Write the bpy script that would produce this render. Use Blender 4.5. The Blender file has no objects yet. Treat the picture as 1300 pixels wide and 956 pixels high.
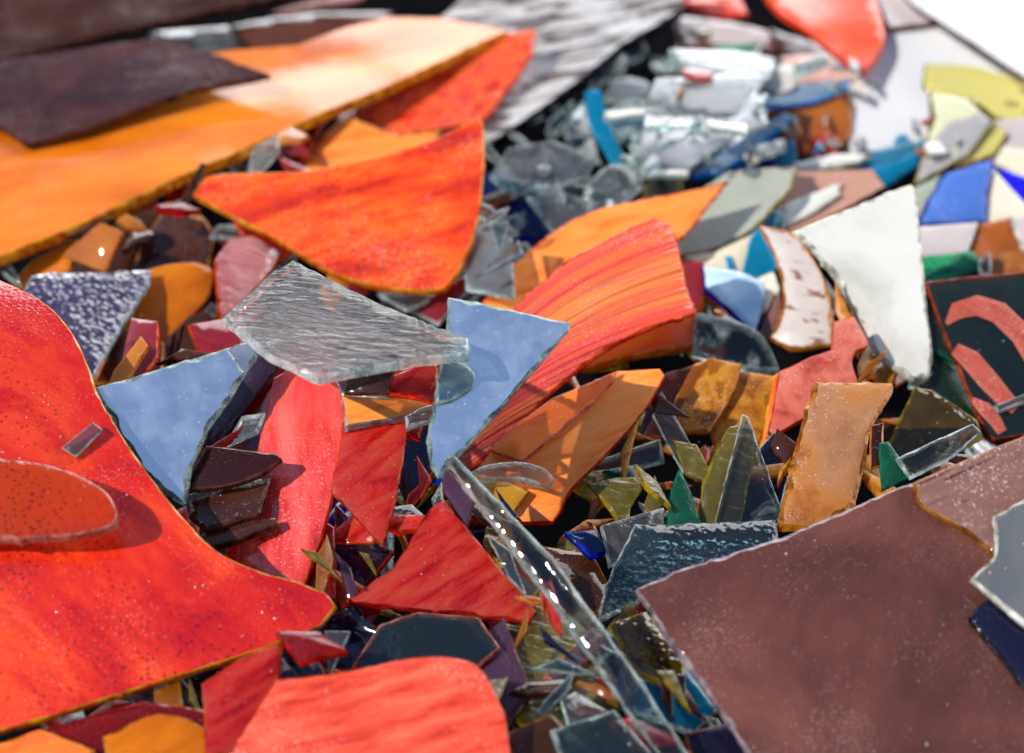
import bpy, math, random
import numpy as np
from mathutils import Vector, Matrix, noise
from mathutils.geometry import delaunay_2d_cdt

random.seed(7)
SC = bpy.context.scene
COL = SC.collection
W, H = 1300.0, 956.0

# ------------------------------------------------------------------ camera
PITCH = math.radians(33)
CAM = Vector((0.0, -0.66, 0.43))
LENS = 70.0
cd = bpy.data.cameras.new('camera'); cam = bpy.data.objects.new('camera', cd); COL.objects.link(cam)
cam.location = CAM; cam.rotation_euler = (math.pi/2 - PITCH, 0, 0)
cd.lens = LENS; cd.sensor_width = 36; cd.clip_start = 0.01; cd.clip_end = 100
cd.dof.use_dof = True
SC.camera = cam
FWD = Vector((0, math.cos(PITCH), -math.sin(PITCH)))
UPV = Vector((0, math.sin(PITCH), math.cos(PITCH)))
RGT = Vector((1, 0, 0))
FPX = LENS/36.0*W
def ray(px, py):
    return FWD + RGT*((px-W/2)/FPX) + UPV*(-(py-H/2)/FPX)
BASE_Z = 0.0
def ground_hit(px, py, z=BASE_Z):
    d = ray(px, py); return CAM + d*((z-CAM.z)/d.z)

# ------------------------------------------------------------------ colours
def lin(c):
    if isinstance(c, str):
        c = [int(c[i:i+2], 16)/255 for i in (0, 2, 4)]
    return tuple((x/12.92 if x <= .04045 else ((x+.055)/1.055)**2.4) for x in c)
def c4(c, k=1.0):
    l = lin(c); return (min(1, l[0]*k), min(1, l[1]*k), min(1, l[2]*k), 1)

# ------------------------------------------------------------------ materials
MATS = {}
class NT:
    def __init__(s, name):
        s.m = bpy.data.materials.new(name); s.m.use_nodes = True
        s.t = s.m.node_tree; s.t.nodes.clear()
        s.out = s.n('ShaderNodeOutputMaterial')
        tc = s.n('ShaderNodeTexCoord'); oi = s.n('ShaderNodeObjectInfo')
        mul = s.n('ShaderNodeMath', operation='MULTIPLY'); s.l(oi.outputs['Random'], mul.inputs[0]); mul.inputs[1].default_value = 7.3
        add = s.n('ShaderNodeVectorMath', operation='ADD')
        s.l(tc.outputs['Object'], add.inputs[0]); s.l(mul.outputs[0], add.inputs[1])
        s.vec = add.outputs[0]; s.raw = tc.outputs['Object']
    def n(s, t, **k):
        x = s.t.nodes.new(t)
        for a, b in k.items(): setattr(x, a, b)
        return x
    def l(s, a, b): s.t.links.new(a, b)
    def mapping(s, rot=0, sc=(1, 1, 1), raw=False):
        m = s.n('ShaderNodeMapping', vector_type='TEXTURE'); m.inputs['Rotation'].default_value = (0, 0, math.radians(rot))
        m.inputs['Scale'].default_value = tuple(1/v for v in sc)
        s.l(s.raw if raw else s.vec, m.inputs['Vector']); return m.outputs[0]
    def noise(s, vec, scale, detail=3, rough=.55, dist=0):
        x = s.n('ShaderNodeTexNoise'); x.inputs['Scale'].default_value = scale
        x.inputs['Detail'].default_value = detail; x.inputs['Roughness'].default_value = rough
        x.inputs['Distortion'].default_value = dist
        s.l(vec, x.inputs['Vector']); return x.outputs['Fac']
    def ramp(s, fac, stops):
        r = s.n('ShaderNodeValToRGB'); e = r.color_ramp.elements
        while len(e) < len(stops): e.new(.5)
        for i, (p, c) in enumerate(stops): e[i].position = p; e[i].color = c
        s.l(fac, r.inputs[0]); return r.outputs[0]
    def mixc(s, f, a, b):
        m = s.n('ShaderNodeMix', data_type='RGBA')
        for v, i in ((f, 0), (a, 6), (b, 7)):
            if hasattr(v, 'default_value') or hasattr(v, 'links'): s.l(v, m.inputs[i])
            else: m.inputs[i].default_value = v
        return m.outputs[2]
    def mixs(s, f, a, b):
        m = s.n('ShaderNodeMixShader')
        if isinstance(f, (int, float)): m.inputs[0].default_value = f
        else: s.l(f, m.inputs[0])
        s.l(a, m.inputs[1]); s.l(b, m.inputs[2]); return m.outputs[0]
    def mathn(s, op, a, b):
        m = s.n('ShaderNodeMath', operation=op)
        for i, v in enumerate((a, b)):
            if isinstance(v, (int, float)): m.inputs[i].default_value = v
            else: s.l(v, m.inputs[i])
        return m.outputs[0]
    def bump(s, h, strength, dist=.001):
        b = s.n('ShaderNodeBump'); b.inputs['Strength'].default_value = strength
        b.inputs['Distance'].default_value = dist; s.l(h, b.inputs['Height']); return b.outputs[0]
    def colour(s, cols, scale=40, rot=0, stretch=1, detail=4, spots=None, streak=None, wide=.25, grad=None):
        v = s.mapping(rot, (1, stretch, 1))
        f = s.noise(v, scale, detail, .6, .3)
        n = len(cols)
        st = [(.5 - wide + 2*wide*i/max(1, n-1), c4(c)) for i, c in enumerate(cols)]
        out = s.ramp(f, st)
        if grad:                                   # the batch runs from one colour into another across the sheet
            col, ang, g0, g1, amt = grad
            sp = s.n('ShaderNodeSeparateXYZ'); s.l(s.raw, sp.inputs[0])
            cc, ss = math.cos(math.radians(ang)), math.sin(math.radians(ang))
            g = s.mathn('ADD', s.mathn('MULTIPLY', sp.outputs[0], cc), s.mathn('MULTIPLY', sp.outputs[1], ss))
            g = s.mathn('ADD', g, s.mathn('MULTIPLY', s.mathn('SUBTRACT', s.noise(s.vec, 22, 4), .5), .05))
            mr = s.n('ShaderNodeMapRange'); s.l(g, mr.inputs[0]); mr.inputs[1].default_value = g0; mr.inputs[2].default_value = g1; mr.inputs[4].default_value = amt
            out = s.mixc(mr.outputs[0], out, c4(col))
        if spots:                                  # small dark specks of frit in the glass
            col, sc_, size = spots
            vo = s.n('ShaderNodeTexVoronoi'); vo.inputs['Scale'].default_value = sc_
            s.l(s.mapping(0, (1, 1, 1)), vo.inputs['Vector'])
            k = s.ramp(vo.outputs['Distance'], [(size*.6, (1, 1, 1, 1)), (size, (0, 0, 0, 1))])
            big = s.ramp(s.noise(s.vec, 25, 2), [(.38, (0, 0, 0, 1)), (.6, (1, 1, 1, 1))])
            out = s.mixc(s.mathn('MULTIPLY', s.mathn('MULTIPLY', k, big), .8), out, c4(col))
        if streak:                                 # (colour, rotation, scale, threshold, stretch)
            col, r, sc_, th, stc = streak
            f2 = s.noise(s.mapping(r, (1, stc, 1)), sc_, 3, .5, .6)
            k = s.ramp(f2, [(th, (0, 0, 0, 1)), (th+.05, (1, 1, 1, 1))])
            out = s.mixc(s.mathn('MULTIPLY', k, .9), out, c4(col))
        return out
    def surf_bump(s, kind, amt):
        if kind == 'hammer':
            vo = s.n('ShaderNodeTexVoronoi', feature='SMOOTH_F1'); vo.inputs['Scale'].default_value = 480
            s.l(s.vec, vo.inputs['Vector'])
            h = s.mathn('ADD', vo.outputs['Distance'], s.noise(s.vec, 240, 2))
            return s.bump(h, amt, .0006)
        if kind == 'ripple':
            h = s.noise(s.mapping(-14, (1, 3.2, 1)), 130, 4, .6, .8)
            return s.bump(h, amt, .0014)
        if kind == 'seedy':
            h = s.mathn('ADD', s.noise(s.vec, 60, 3), s.mathn('MULTIPLY', s.noise(s.vec, 700, 2), .25))
            return s.bump(h, amt, .0012)
        if kind == 'grain':
            h = s.mathn('ADD', s.noise(s.vec, 900, 3, .7), s.noise(s.vec, 90, 2))
            return s.bump(h, amt, .0004)
        h = s.mathn('ADD', s.noise(s.vec, 28, 2), s.mathn('MULTIPLY', s.noise(s.vec, 420, 3), .06))
        return s.bump(h, amt, .0012)
    def dust(s, col, rough, amount):
        """scratches and specks of dust lying on the surface"""
        f = s.noise(s.vec, 1100, 2, .8)
        big = s.mathn('ADD', s.mathn('MULTIPLY', s.noise(s.vec, 35, 3, .6), .6), .2)
        k = s.ramp(s.mathn('MULTIPLY', f, s.mathn('ADD', big, .45)), [(.60, (0, 0, 0, 1)), (.68, (1, 1, 1, 1))])
        sf = s.noise(s.mapping(37, (1, 30, 1)), 70, 2, .5)
        kk = s.ramp(sf, [(.74, (0, 0, 0, 1)), (.76, (1, 1, 1, 1))])
        k = s.mathn('MULTIPLY', s.mathn('MAXIMUM', k, s.mathn('MULTIPLY', kk, .6)), amount)
        return s.mixc(k, col, (.8, .76, .72, 1)), s.mathn('ADD', s.mathn('MULTIPLY', k, .5), rough)

def opal(name, cols, rough=.08, transl=.18, bump=('soft', .35), dust=.35, spec=.5, see=0.0, **k):
    """opalescent sheet glass: coloured body, glossy skin, some light goes through"""
    if name in MATS: return MATS[name]
    s = NT(name)
    c = s.colour(cols, **k)
    c, r = s.dust(c, rough, dust)
    nb = s.surf_bump(*bump)
    p = s.n('ShaderNodeBsdfPrincipled'); s.l(c, p.inputs['Base Color']); s.l(r, p.inputs['Roughness'])
    p.inputs['Specular IOR Level'].default_value = spec; s.l(nb, p.inputs['Normal'])
    t = s.n('ShaderNodeBsdfTranslucent'); s.l(c, t.inputs['Color'])
    sh = s.mixs(transl, p.outputs[0], t.outputs[0])
    if see:
        tr = s.n('ShaderNodeBsdfTransparent'); s.l(c, tr.inputs['Color'])
        sh = s.mixs(see, sh, tr.outputs[0])
    s.l(sh, s.out.inputs['Surface']); MATS[name] = s.m; return s.m

def clear(name, cols, body=.12, refr=.35, rough=.03, bump=('soft', .3), dust=.3, gloss=1.0, fres=1.5, **k):
    """see-through glass: tinted transmission, mirror-like skin, a little milky body"""
    if name in MATS: return MATS[name]
    s = NT(name)
    c = s.colour(cols, **k)
    nb = s.surf_bump(*bump)
    tr = s.n('ShaderNodeBsdfTransparent'); s.l(c, tr.inputs['Color'])
    rf = s.n('ShaderNodeBsdfRefraction'); s.l(c, rf.inputs['Color']); rf.inputs['IOR'].default_value = 1.35
    rf.inputs['Roughness'].default_value = .03; s.l(nb, rf.inputs['Normal'])
    base = s.mixs(refr, tr.outputs[0], rf.outputs[0])
    d = s.n('ShaderNodeBsdfDiffuse'); dc, dr = s.dust(c, rough, dust); s.l(dc, d.inputs['Color'])
    tl = s.n('ShaderNodeBsdfTranslucent'); s.l(c, tl.inputs['Color'])
    bod = s.mixs(.5, d.outputs[0], tl.outputs[0])
    base = s.mixs(body, base, bod)
    g = s.n('ShaderNodeBsdfGlossy'); g.inputs['Roughness'].default_value = rough; s.l(nb, g.inputs['Normal'])
    fr = s.n('ShaderNodeFresnel'); fr.inputs['IOR'].default_value = fres; s.l(nb, fr.inputs['Normal'])
    f = s.mathn('MINIMUM', s.mathn('MULTIPLY', fr.outputs[0], gloss), 1.0)
    sh = s.mixs(f, base, g.outputs[0])
    s.l(sh, s.out.inputs['Surface']); MATS[name] = s.m; return s.m

def edge(name, col, body=.5, rough=.08):
    """the freshly broken edge: conchoidal ripples, brightness of trapped light mixed into its colour"""
    if name in MATS: return MATS[name]
    s = NT(name)
    h = s.mathn('ADD', s.noise(s.mapping(0, (1, 1, .4)), 380, 3, .6, 1.0), s.mathn('MULTIPLY', s.noise(s.vec, 1500, 2), .2))
    nb = s.bump(h, .5, .0008)
    f = s.noise(s.vec, 200, 4)
    c = s.mixc(f, c4(col, .7), c4(col, 1.5))
    p = s.n('ShaderNodeBsdfPrincipled'); s.l(c, p.inputs['Base Color']); p.inputs['Roughness'].default_value = rough
    s.l(nb, p.inputs['Normal']); p.inputs['Specular IOR Level'].default_value = .7
    t = s.n('ShaderNodeBsdfTranslucent'); s.l(c, t.inputs['Color'])
    gl = s.n('ShaderNodeBsdfGlass'); s.l(c, gl.inputs['Color']); gl.inputs['IOR'].default_value = 1.45
    gl.inputs['Roughness'].default_value = .05; s.l(nb, gl.inputs['Normal'])
    b = s.mixs(.4, p.outputs[0], t.outputs[0])
    patch = s.ramp(s.noise(s.vec, 170, 4, .65), [(.40, (.25, .25, .25, 1)), (.60, (1, 1, 1, 1))])
    sh = s.mixs(s.mathn('MULTIPLY', patch, body), gl.outputs[0], b)
    s.l(sh, s.out.inputs['Surface']); MATS[name] = s.m; return s.m

def mirror(name, tint, rough=.04):
    if name in MATS: return MATS[name]
    s = NT(name)
    nb = s.bump(s.mathn('ADD', s.noise(s.vec, 22, 2), s.mathn('MULTIPLY', s.noise(s.vec, 900, 2), .03)), .25, .0008)
    f = s.noise(s.vec, 60, 4, .65)
    sm = s.ramp(f, [(.45, (0, 0, 0, 1)), (.75, (.55, .55, .55, 1))])
    spk = s.ramp(s.noise(s.vec, 1000, 2, .8), [(.66, (0, 0, 0, 1)), (.72, (1, 1, 1, 1))])
    sm = s.mathn('ADD', s.mathn('MAXIMUM', s.mathn('MULTIPLY', sm, .3), s.mathn('MULTIPLY', spk, .4)), .05)
    g = s.n('ShaderNodeBsdfGlossy'); g.inputs['Color'].default_value = c4(tint); s.l(nb, g.inputs['Normal'])
    g.inputs['Roughness'].default_value = rough
    d = s.n('ShaderNodeBsdfDiffuse'); d.inputs['Color'].default_value = (.66, .74, .88, 1)  # smears, plus an even pale blue painted in to brighten the mirrored sky
    sh = s.mixs(sm, g.outputs[0], d.outputs[0])
    s.l(sh, s.out.inputs['Surface']); MATS[name] = s.m; return s.m

# ------------------------------------------------------------------ stacking solver (what lies on what)
GS = 4
GX, GY = np.meshgrid(np.arange(-80, 1380, GS, dtype=float), np.arange(-80, 1100, GS, dtype=float))
DX = (GX-W/2)/FPX; DY = -(GY-H/2)/FPX
RD = np.stack([FWD[i] + RGT[i]*DX + UPV[i]*DY for i in range(3)], -1)
IDB = np.zeros(GX.shape, int)                          # which piece is uppermost where (0 = none)
PROT = {0: False}
HOLLOW = set()
ZB = (BASE_Z - CAM.z)/RD[..., 2]                       # the bed the big pieces lie on
def inside(poly):
    m = np.zeros(GX.shape, bool); n = len(poly)
    for i in range(n):
        x0, y0 = poly[i]; x1, y1 = poly[(i+1) % n]
        if y0 == y1: continue
        c = ((y0 > GY) != (y1 > GY)) & (GX < (x1-x0)*(GY-y0)/(y1-y0)+x0)
        m ^= c
    return m

def smooth_outline(pts):
    """(x, y) is a sharp corner, (x, y, 1) a point the outline passes through in a curve"""
    n = len(pts); out = []
    for i in range(n):
        p0 = Vector(pts[i][:2]); p1 = Vector(pts[(i+1) % n][:2])
        s0 = len(pts[i]) > 2; s1 = len(pts[(i+1) % n]) > 2
        t0 = (p1-Vector(pts[i-1][:2]))*.5 if s0 else (p1-p0)
        t1 = (Vector(pts[(i+2) % n][:2])-p0)*.5 if s1 else (p1-p0)
        k = 5 if (s0 or s1) else 1
        for j in range(k):
            t = j/k
            h = (2*t**3-3*t*t+1, t**3-2*t*t+t, -2*t**3+3*t*t, t**3-t*t)
            q = p0*h[0]+t0*h[1]+p1*h[2]+t1*h[3]
            out.append((q.x, q.y))
    return out

def slab_mesh(name, out2, th, mats, bend=None, spacing=.006, chip=.0004, wave=.0003, seed=0, inset=.0005):
    """a sheet of glass: outline in the plane of its upper face, broken edges, two skins"""
    rnd = random.Random(seed)
    # subdivide and chip the outline
    size = max(max(q[0] for q in out2)-min(q[0] for q in out2), max(q[1] for q in out2)-min(q[1] for q in out2))
    chip = min(chip, size*.005)
    pts = []
    n = len(out2)
    for i in range(n):
        a = Vector(out2[i]); b = Vector(out2[(i+1) % n]); L = (b-a).length
        k = max(1, min(90, int(L/.0017)))
        nr = Vector((b.y-a.y, a.x-b.x)); nr = nr/L if L > 1e-9 else nr
        for j in range(k):
            p = a.lerp(b, j/k)
            if j:
                w = noise.noise(Vector((p.x*60, p.y*60, seed*3.1)))*chip*.8 + rnd.uniform(-1, 1)*chip*.12
                if rnd.random() < .045: w -= rnd.uniform(.6, 2.2)*chip
                p = p + nr*w
            if not pts or (p-pts[-1]).length > 2e-4: pts.append(p)
    if (pts[0]-pts[-1]).length < 2e-4: pts.pop()
    area = sum(pts[i].x*pts[(i+1) % len(pts)].y-pts[(i+1) % len(pts)].x*pts[i].y for i in range(len(pts)))
    if area < 0: pts.reverse()
    M = len(pts)
    iv = [inset*(.55+.9*abs(noise.noise(Vector((q.x*140, q.y*140, seed*2.3))))*2) for q in pts]
    nrm = []
    for i in range(M):
        e = pts[(i+1) % M]-pts[i-1]; v = Vector((e.y, -e.x)); nrm.append(v.normalized() if v.length > 0 else Vector((1, 0)))
    ins = [pts[i]-nrm[i]*iv[i] for i in range(M)]
    xs = [p.x for p in ins]; ys = [p.y for p in ins]
    grid = []
    if max(max(xs)-min(xs), max(ys)-min(ys)) > spacing*2:
        arr = np.array([(p.x, p.y) for p in ins])
        y = min(ys)+spacing*.5; r = 0
        while y < max(ys):
            x = min(xs)+spacing*(.25+.5*(r % 2))
            while x < max(xs):
                dmin = np.min((arr[:, 0]-x)**2+(arr[:, 1]-y)**2)
                if dmin > (spacing*.45)**2:
                    c = False
                    a0 = arr; a1 = np.roll(arr, -1, 0)
                    cond = ((a0[:, 1] > y) != (a1[:, 1] > y))
                    with np.errstate(divide='ignore', invalid='ignore'):
                        xi = (a1[:, 0]-a0[:, 0])*(y-a0[:, 1])/(a1[:, 1]-a0[:, 1])+a0[:, 0]
                    c = np.count_nonzero(cond & (x < xi)) % 2 == 1
                    if c: grid.append(Vector((x, y)))
                x += spacing
            y += spacing*.87; r += 1
    allp = ins+grid
    vc, _, fc, ov, _, _ = delaunay_2d_cdt(allp, [], [list(range(M))], 1, 1e-7)
    def lift(p):
        z = noise.noise(Vector((p[0]*22, p[1]*22, seed*1.7)))*wave*4 if wave else 0
        if bend: z += bend(p[0], p[1])
        return z
    verts = []; faces = []; mi = []; sm = []
    K = len(vc)
    for p in vc: verts.append((p[0], p[1], lift(p)))
    for p in vc: verts.append((p[0], p[1], lift(p)-th))
    for f in fc:
        faces.append(tuple(f)); mi.append(0); sm.append(True)
        faces.append(tuple(K+i for i in reversed(f))); mi.append(0); sm.append(True)
    # map outline index -> cdt index
    omap = {}
    for k, src in enumerate(ov):
        for q in src: omap[q] = k
    idx = [omap.get(i) for i in range(M)]
    keep = [i for i in range(M) if idx[i] is not None]
    r1 = {}; r2 = {}; r3 = {}
    for i in keep:
        p = pts[i]; z = lift(p); q = nrm[i]
        b = noise.noise(Vector((p.x*90, p.y*90, seed+9)))*.12*th+rnd.uniform(-.04, .06)*th
        r1[i] = len(verts); verts.append((p.x, p.y, z-iv[i]*.8))
        pm = p+q*(b+.05*th); r2[i] = len(verts); verts.append((pm.x, pm.y, z-th*.5))
        pb = p+q*b*.8; r3[i] = len(verts); verts.append((pb.x, pb.y, z-th+inset*.8))
    for a, i in enumerate(keep):
        j = keep[(a+1) % len(keep)]
        ti, tj = idx[i], idx[j]
        for A, B, C, D in ((ti, r1[i], r1[j], tj), (r1[i], r2[i], r2[j], r1[j]), (r2[i], r3[i], r3[j], r2[j]), (r3[i], K+ti, K+tj, r3[j])):
            faces.append((A, B, C, D)); mi.append(1); sm.append(False)
    me = bpy.data.meshes.new(name)
    me.from_pydata(verts, [], faces)
    for m in mats: me.materials.append(m)
    me.polygons.foreach_set('material_index', mi)
    me.polygons.foreach_set('use_smooth', sm)
    me.validate(); me.update()
    return me

def plane_basis(a, b, spin=0):
    n = Vector((0, 0, 1)); n.rotate(Matrix.Rotation(math.radians(a), 3, 'X')); n.rotate(Matrix.Rotation(math.radians(b), 3, 'Y'))
    n.normalize()
    u = Vector((1, 0, 0)) - n*n.x
    u.normalize(); v = n.cross(u)
    return n, u, v

SHARDS = []      # record for neighbours
LOG = []
def shard(name, label, cat, mat, em, pts, a=20, b=0, th=3, sink=0, lift=0, bend=None, group=None, chip=.3, wave=.3, inset=None, spacing=6):
    """one piece of glass. pts: its outline as seen in the photograph; a, b: tilt of its plane towards the
    camera and to the right; it is laid on whatever is already under it."""
    th = th/1000.0
    if inset is None: inset = .3+((len(SHARDS)*37) % 100)/100*.6
    o2 = smooth_outline(pts)
    n, u, v = plane_basis(a, b)
    cx = sum(p[0] for p in o2)/len(o2); cy = sum(p[1] for p in o2)/len(o2)
    P = ground_hit(cx, cy)
    m = inside(o2)
    nd = RD[..., 0]*n.x+RD[..., 1]*n.y+RD[..., 2]*n.z
    k = n.dot(P-CAM)
    with np.errstate(divide='ignore'):
        T = k/nd
    if True:
        bad = m & (nd > -0.05)
        if bad.any(): print('EDGE-ON', name, label)
        mm = m & ~bad
        marg = (th+.0008)/np.abs(nd)
        s = np.min(((ZB-marg)/T)[mm]) if mm.any() else 1
    k2 = k*s
    # lift / sink in metres along the normal of the bed
    dz = (lift-sink)/1000.0
    k2 += n.z*dz
    T2 = k2/nd
    nid = len(PROT); PROT[nid] = mat.name not in HOLLOW and name != 'glass_fragment'
    IDB[m & (T2 < ZB)] = nid
    ZB[m] = np.minimum(ZB[m], T2[m])
    def hit(px, py):
        d = ray(px, py); return CAM+d*(k2/n.dot(d))
    O = hit(cx, cy)
    LOG.append((label[:40], round(O.z*1000), round(max(hit(*p).z for p in o2)*1000), round(min(hit(*p).z for p in o2)*1000)))
    M = Matrix((u, v, n)).transposed().to_4x4(); M.translation = O
    loc = []
    for p in o2:
        q = hit(*p)-O; x, y = q.dot(u), q.dot(v)
        if bend:                                   # follow the curved surface, not its tangent plane
            d = ray(*p)
            for _ in range(6):
                q = CAM+d*((k2+bend(x, y))/n.dot(d))-O; x, y = q.dot(u), q.dot(v)
        loc.append((x, y))
    seed = len(SHARDS)+1
    me = slab_mesh(name, loc, th, [mat, em], bend=bend, chip=chip/1000, wave=wave/1000, seed=seed, spacing=spacing/1000, inset=inset/1000)
    if name in ('glass_sheet', 'mirror_shard'):        # the big ones: the sheet itself and its broken edge are parts
        o = bpy.data.objects.new(name, None); COL.objects.link(o); o.matrix_world = M; o.empty_display_size = .01
        for k_, pn in ((0, 'mirrored_face' if name == 'mirror_shard' else 'sheet_face'), (1, 'broken_edge')):
            vs = [tuple(w.co) for w in me.vertices]; fs = [tuple(f.vertices) for f in me.polygons if f.material_index == k_]
            used_ = sorted({i for f in fs for i in f}); mp = {i: j for j, i in enumerate(used_)}
            m2 = bpy.data.meshes.new(pn); m2.from_pydata([vs[i] for i in used_], [], [tuple(mp[i] for i in f) for f in fs])
            m2.materials.append(em if k_ else mat)
            m2.polygons.foreach_set('use_smooth', [k_ == 0]*len(fs)); m2.update()
            c_ = bpy.data.objects.new(pn, m2); COL.objects.link(c_); c_.parent = o
    else:
        o = bpy.data.objects.new(name, me); COL.objects.link(o); o.matrix_world = M
    o['label'] = label; o['category'] = cat
    if group: o['group'] = group
    SHARDS.append((label, cx, cy, o, nid))
    def to_local(px, py):
        q = hit(px, py)-O; return (q.dot(u), q.dot(v))
    return o, to_local, th

def part(parent, name, loc2, z0, th, mats, label=None, **k):
    me = slab_mesh(name, loc2, th, mats, seed=len(bpy.data.objects), **k)
    o = bpy.data.objects.new(name, me); COL.objects.link(o); o.parent = parent
    o.location = (0, 0, z0)
    if label: o['label'] = label
    return o
# ------------------------------------------------------------------ palette
O_ = opal; C_ = clear; E_ = edge
# opaque and opalescent glass
orange_sheet = O_('orange_sheet', ['ae4c06', 'd87010', 'e6861c'], scale=9, stretch=3, rot=25, rough=.1, spec=.8, bump=('soft', .25), dust=.3, wide=.2)
orange_pale = O_('orange_pale', ['e06c20', 'f48c3a', 'f8984a'], scale=48, stretch=5, rot=20, rough=.2, dust=.25, wide=.2)
orange_deep = O_('orange_deep', ['e8501a', 'f4772c', 'f88c3c'], scale=20, stretch=4, rot=30, rough=.12, dust=.3)
red_orange = O_('red_orange', ['c0260c', 'e84410', 'f46a1a', 'e0360c'], scale=26, stretch=3, rot=15, rough=.07, spots=('6a0a14', 560, .33), bump=('seedy', .4), transl=.3, dust=.5, wide=.18, detail=8, spec=.8)
red_front = O_('red_front', ['8a0a16', 'b81414', 'd42a14', 'e8481a', 'c01c14'], scale=22, stretch=1.8, rot=-38, grad=('a80c16', 75, -.03, .07, .8), rough=.08, spots=('5c0818', 460, .30), bump=('seedy', .5), transl=.2, dust=.15, wide=.2, detail=7, spec=.8)
red_mottle = O_('red_mottle', ['8c1410', 'd83014', 'f06a34', 'c81c24', 'f4906c'], scale=70, stretch=3, rot=32, rough=.12, bump=('seedy', .8), dust=.3, wide=.2, spec=.8)
coral = O_('coral', ['8c1426', 'd23428', 'f0524a', 'f8685c'], scale=75, stretch=.22, rot=5, rough=.08, dust=.25, spec=.9, wide=.17, bump=('soft', .5))  # streaky dark crimson tones painted in place of reflections
coral_flat = O_('coral_flat', ['b82a1a', 'de4e36', 'e8664a'], scale=50, stretch=5, rot=15, rough=.12, wide=.18, bump=('soft', .6))
coral_frost = O_('coral_frost', ['96301f', 'bc5440', 'ca6c58', 'a84030'], scale=60, rough=.35, bump=('grain', .6), dust=.6, wide=.18)
ribbed = None
brown_plate = O_('brown_plate', ['42241e', '563028', '6a3e32'], scale=20, rough=.1, bump=('soft', .4), dust=.14, transl=.06, wide=.17, spec=.6)
brown_plate2 = O_('brown_plate2', ['6c463e', '845c52', '745048'], scale=24, stretch=7, rot=27, rough=.2, bump=('seedy', .5), dust=.5, streak=('4a2010', 27, 25, .62, 12))
brown_dark = O_('brown_dark', ['2a1410', '3c1e16', '4a2a20'], scale=50, rough=.1, bump=('seedy', .4), dust=.15, transl=.05)
brown_blur = O_('brown_blur', ['241412', '3a2019', '523026'], scale=18, stretch=4, rot=12, rough=.3, spec=.15, dust=.4)
pink_brown = O_('pink_brown', ['b0806e', 'bc8c78', 'a87868'], scale=20, rough=.25)
white_opal = O_('white_opal', ['aaa698', 'cac6bc', 'd2cfc6'], scale=26, rough=.25, bump=('seedy', .3), dust=.1, transl=.08)
white_bark = O_('white_bark', ['bdb2aa', 'cbc2ba'], scale=60, rough=.3, bump=('grain', .6), dust=.3, streak=('84402c', -24, 120, .575, 3.4))
white_swirl = O_('white_swirl', ['cfcdca', 'dcdad8'], scale=12, rough=.12, dust=.1, streak=('a29a94', 30, 14, .62, .4))
glare_wisp = O_('glare_wisp', ['5c5450', 'c0bcb8', 'a09894'], scale=24, stretch=4, rot=30, rough=.08, dust=.15, streak=('3c2420', 24, 22, .50, 5), bump=('seedy', .4), wide=.18)  # white tones are glare painted onto a dark streaked sheet
cream = O_('cream', ['d8ccb0', 'e6dcc6'], scale=20, rough=.2)
olive_swirl = O_('olive_swirl', ['b8ac5c', 'cabf6c', 'd8cf8a'], scale=14, rough=.15, streak=('7c6c4c', 20, 22, .58, 1.8))
cream_swirl = O_('cream_swirl', ['c6c49c', 'd4d2ae', 'd8d6bc'], scale=10, rough=.15, streak=('a09a9c', 60, 14, .56, 1.5))
blue_matte = O_('blue_matte', ['4064ac', '4a70bc', '5078c2'], scale=24, rough=.3, dust=.5)
cobalt = O_('cobalt', ['1a10c0', '2a1ee0'], scale=20, rough=.1)
lilac_grey = O_('lilac_grey', ['b6aaa8', 'c6bab6'], scale=14, rough=.2)
amber_brown = O_('amber_brown', ['5c2c10', 'a4561c', '8c4a20', 'b87838'], scale=40, rough=.15, bump=('seedy', .5), dust=.4)
green_slab = O_('green_slab', ['06241c', '0e6040', '1c8a58', '08301f'], scale=40, stretch=4, rot=5, rough=.06, bump=('ripple', .4), wide=.2)
pearl_blue = O_('pearl_blue', ['6c9cc8', 'aecce2', '8cb4d4', 'c4dce8'], scale=18, rough=.1, streak=('2a6c9c', 10, 40, .66, 2), dust=.2)
amber_mottle = O_('amber_mottle', ['9a4c14', 'c07030', 'e0953a'], scale=20, rough=.07, transl=.35, see=.15)
tan_frost = O_('tan_frost', ['8a480e', 'b06e30', 'a8744c', '94603f'], scale=34, rough=.3, bump=('grain', .7), dust=.35, wide=.17)
golden = O_('golden', ['8a4c08', 'c07414', 'dc982e', 'a8620e'], scale=80, rough=.15, bump=('grain', .8), dust=.6, transl=.3, see=.25, wide=.15)
plum = O_('plum', ['1c1220', '2a1a2c', '34203a'], scale=40, rough=.12, bump=('seedy', .5), dust=.25, transl=.03)
orange_jewel = O_('orange_jewel', ['b85408', 'e07c10', 'f09020'], scale=30, stretch=3, rot=35, rough=.05, see=.25, transl=.3, dust=.15)
red_far = O_('red_far', ['e83c18', 'f4603c', 'f89080'], scale=24, rough=.12, spec=1.0, transl=.3, bump=('soft', .6))
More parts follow.
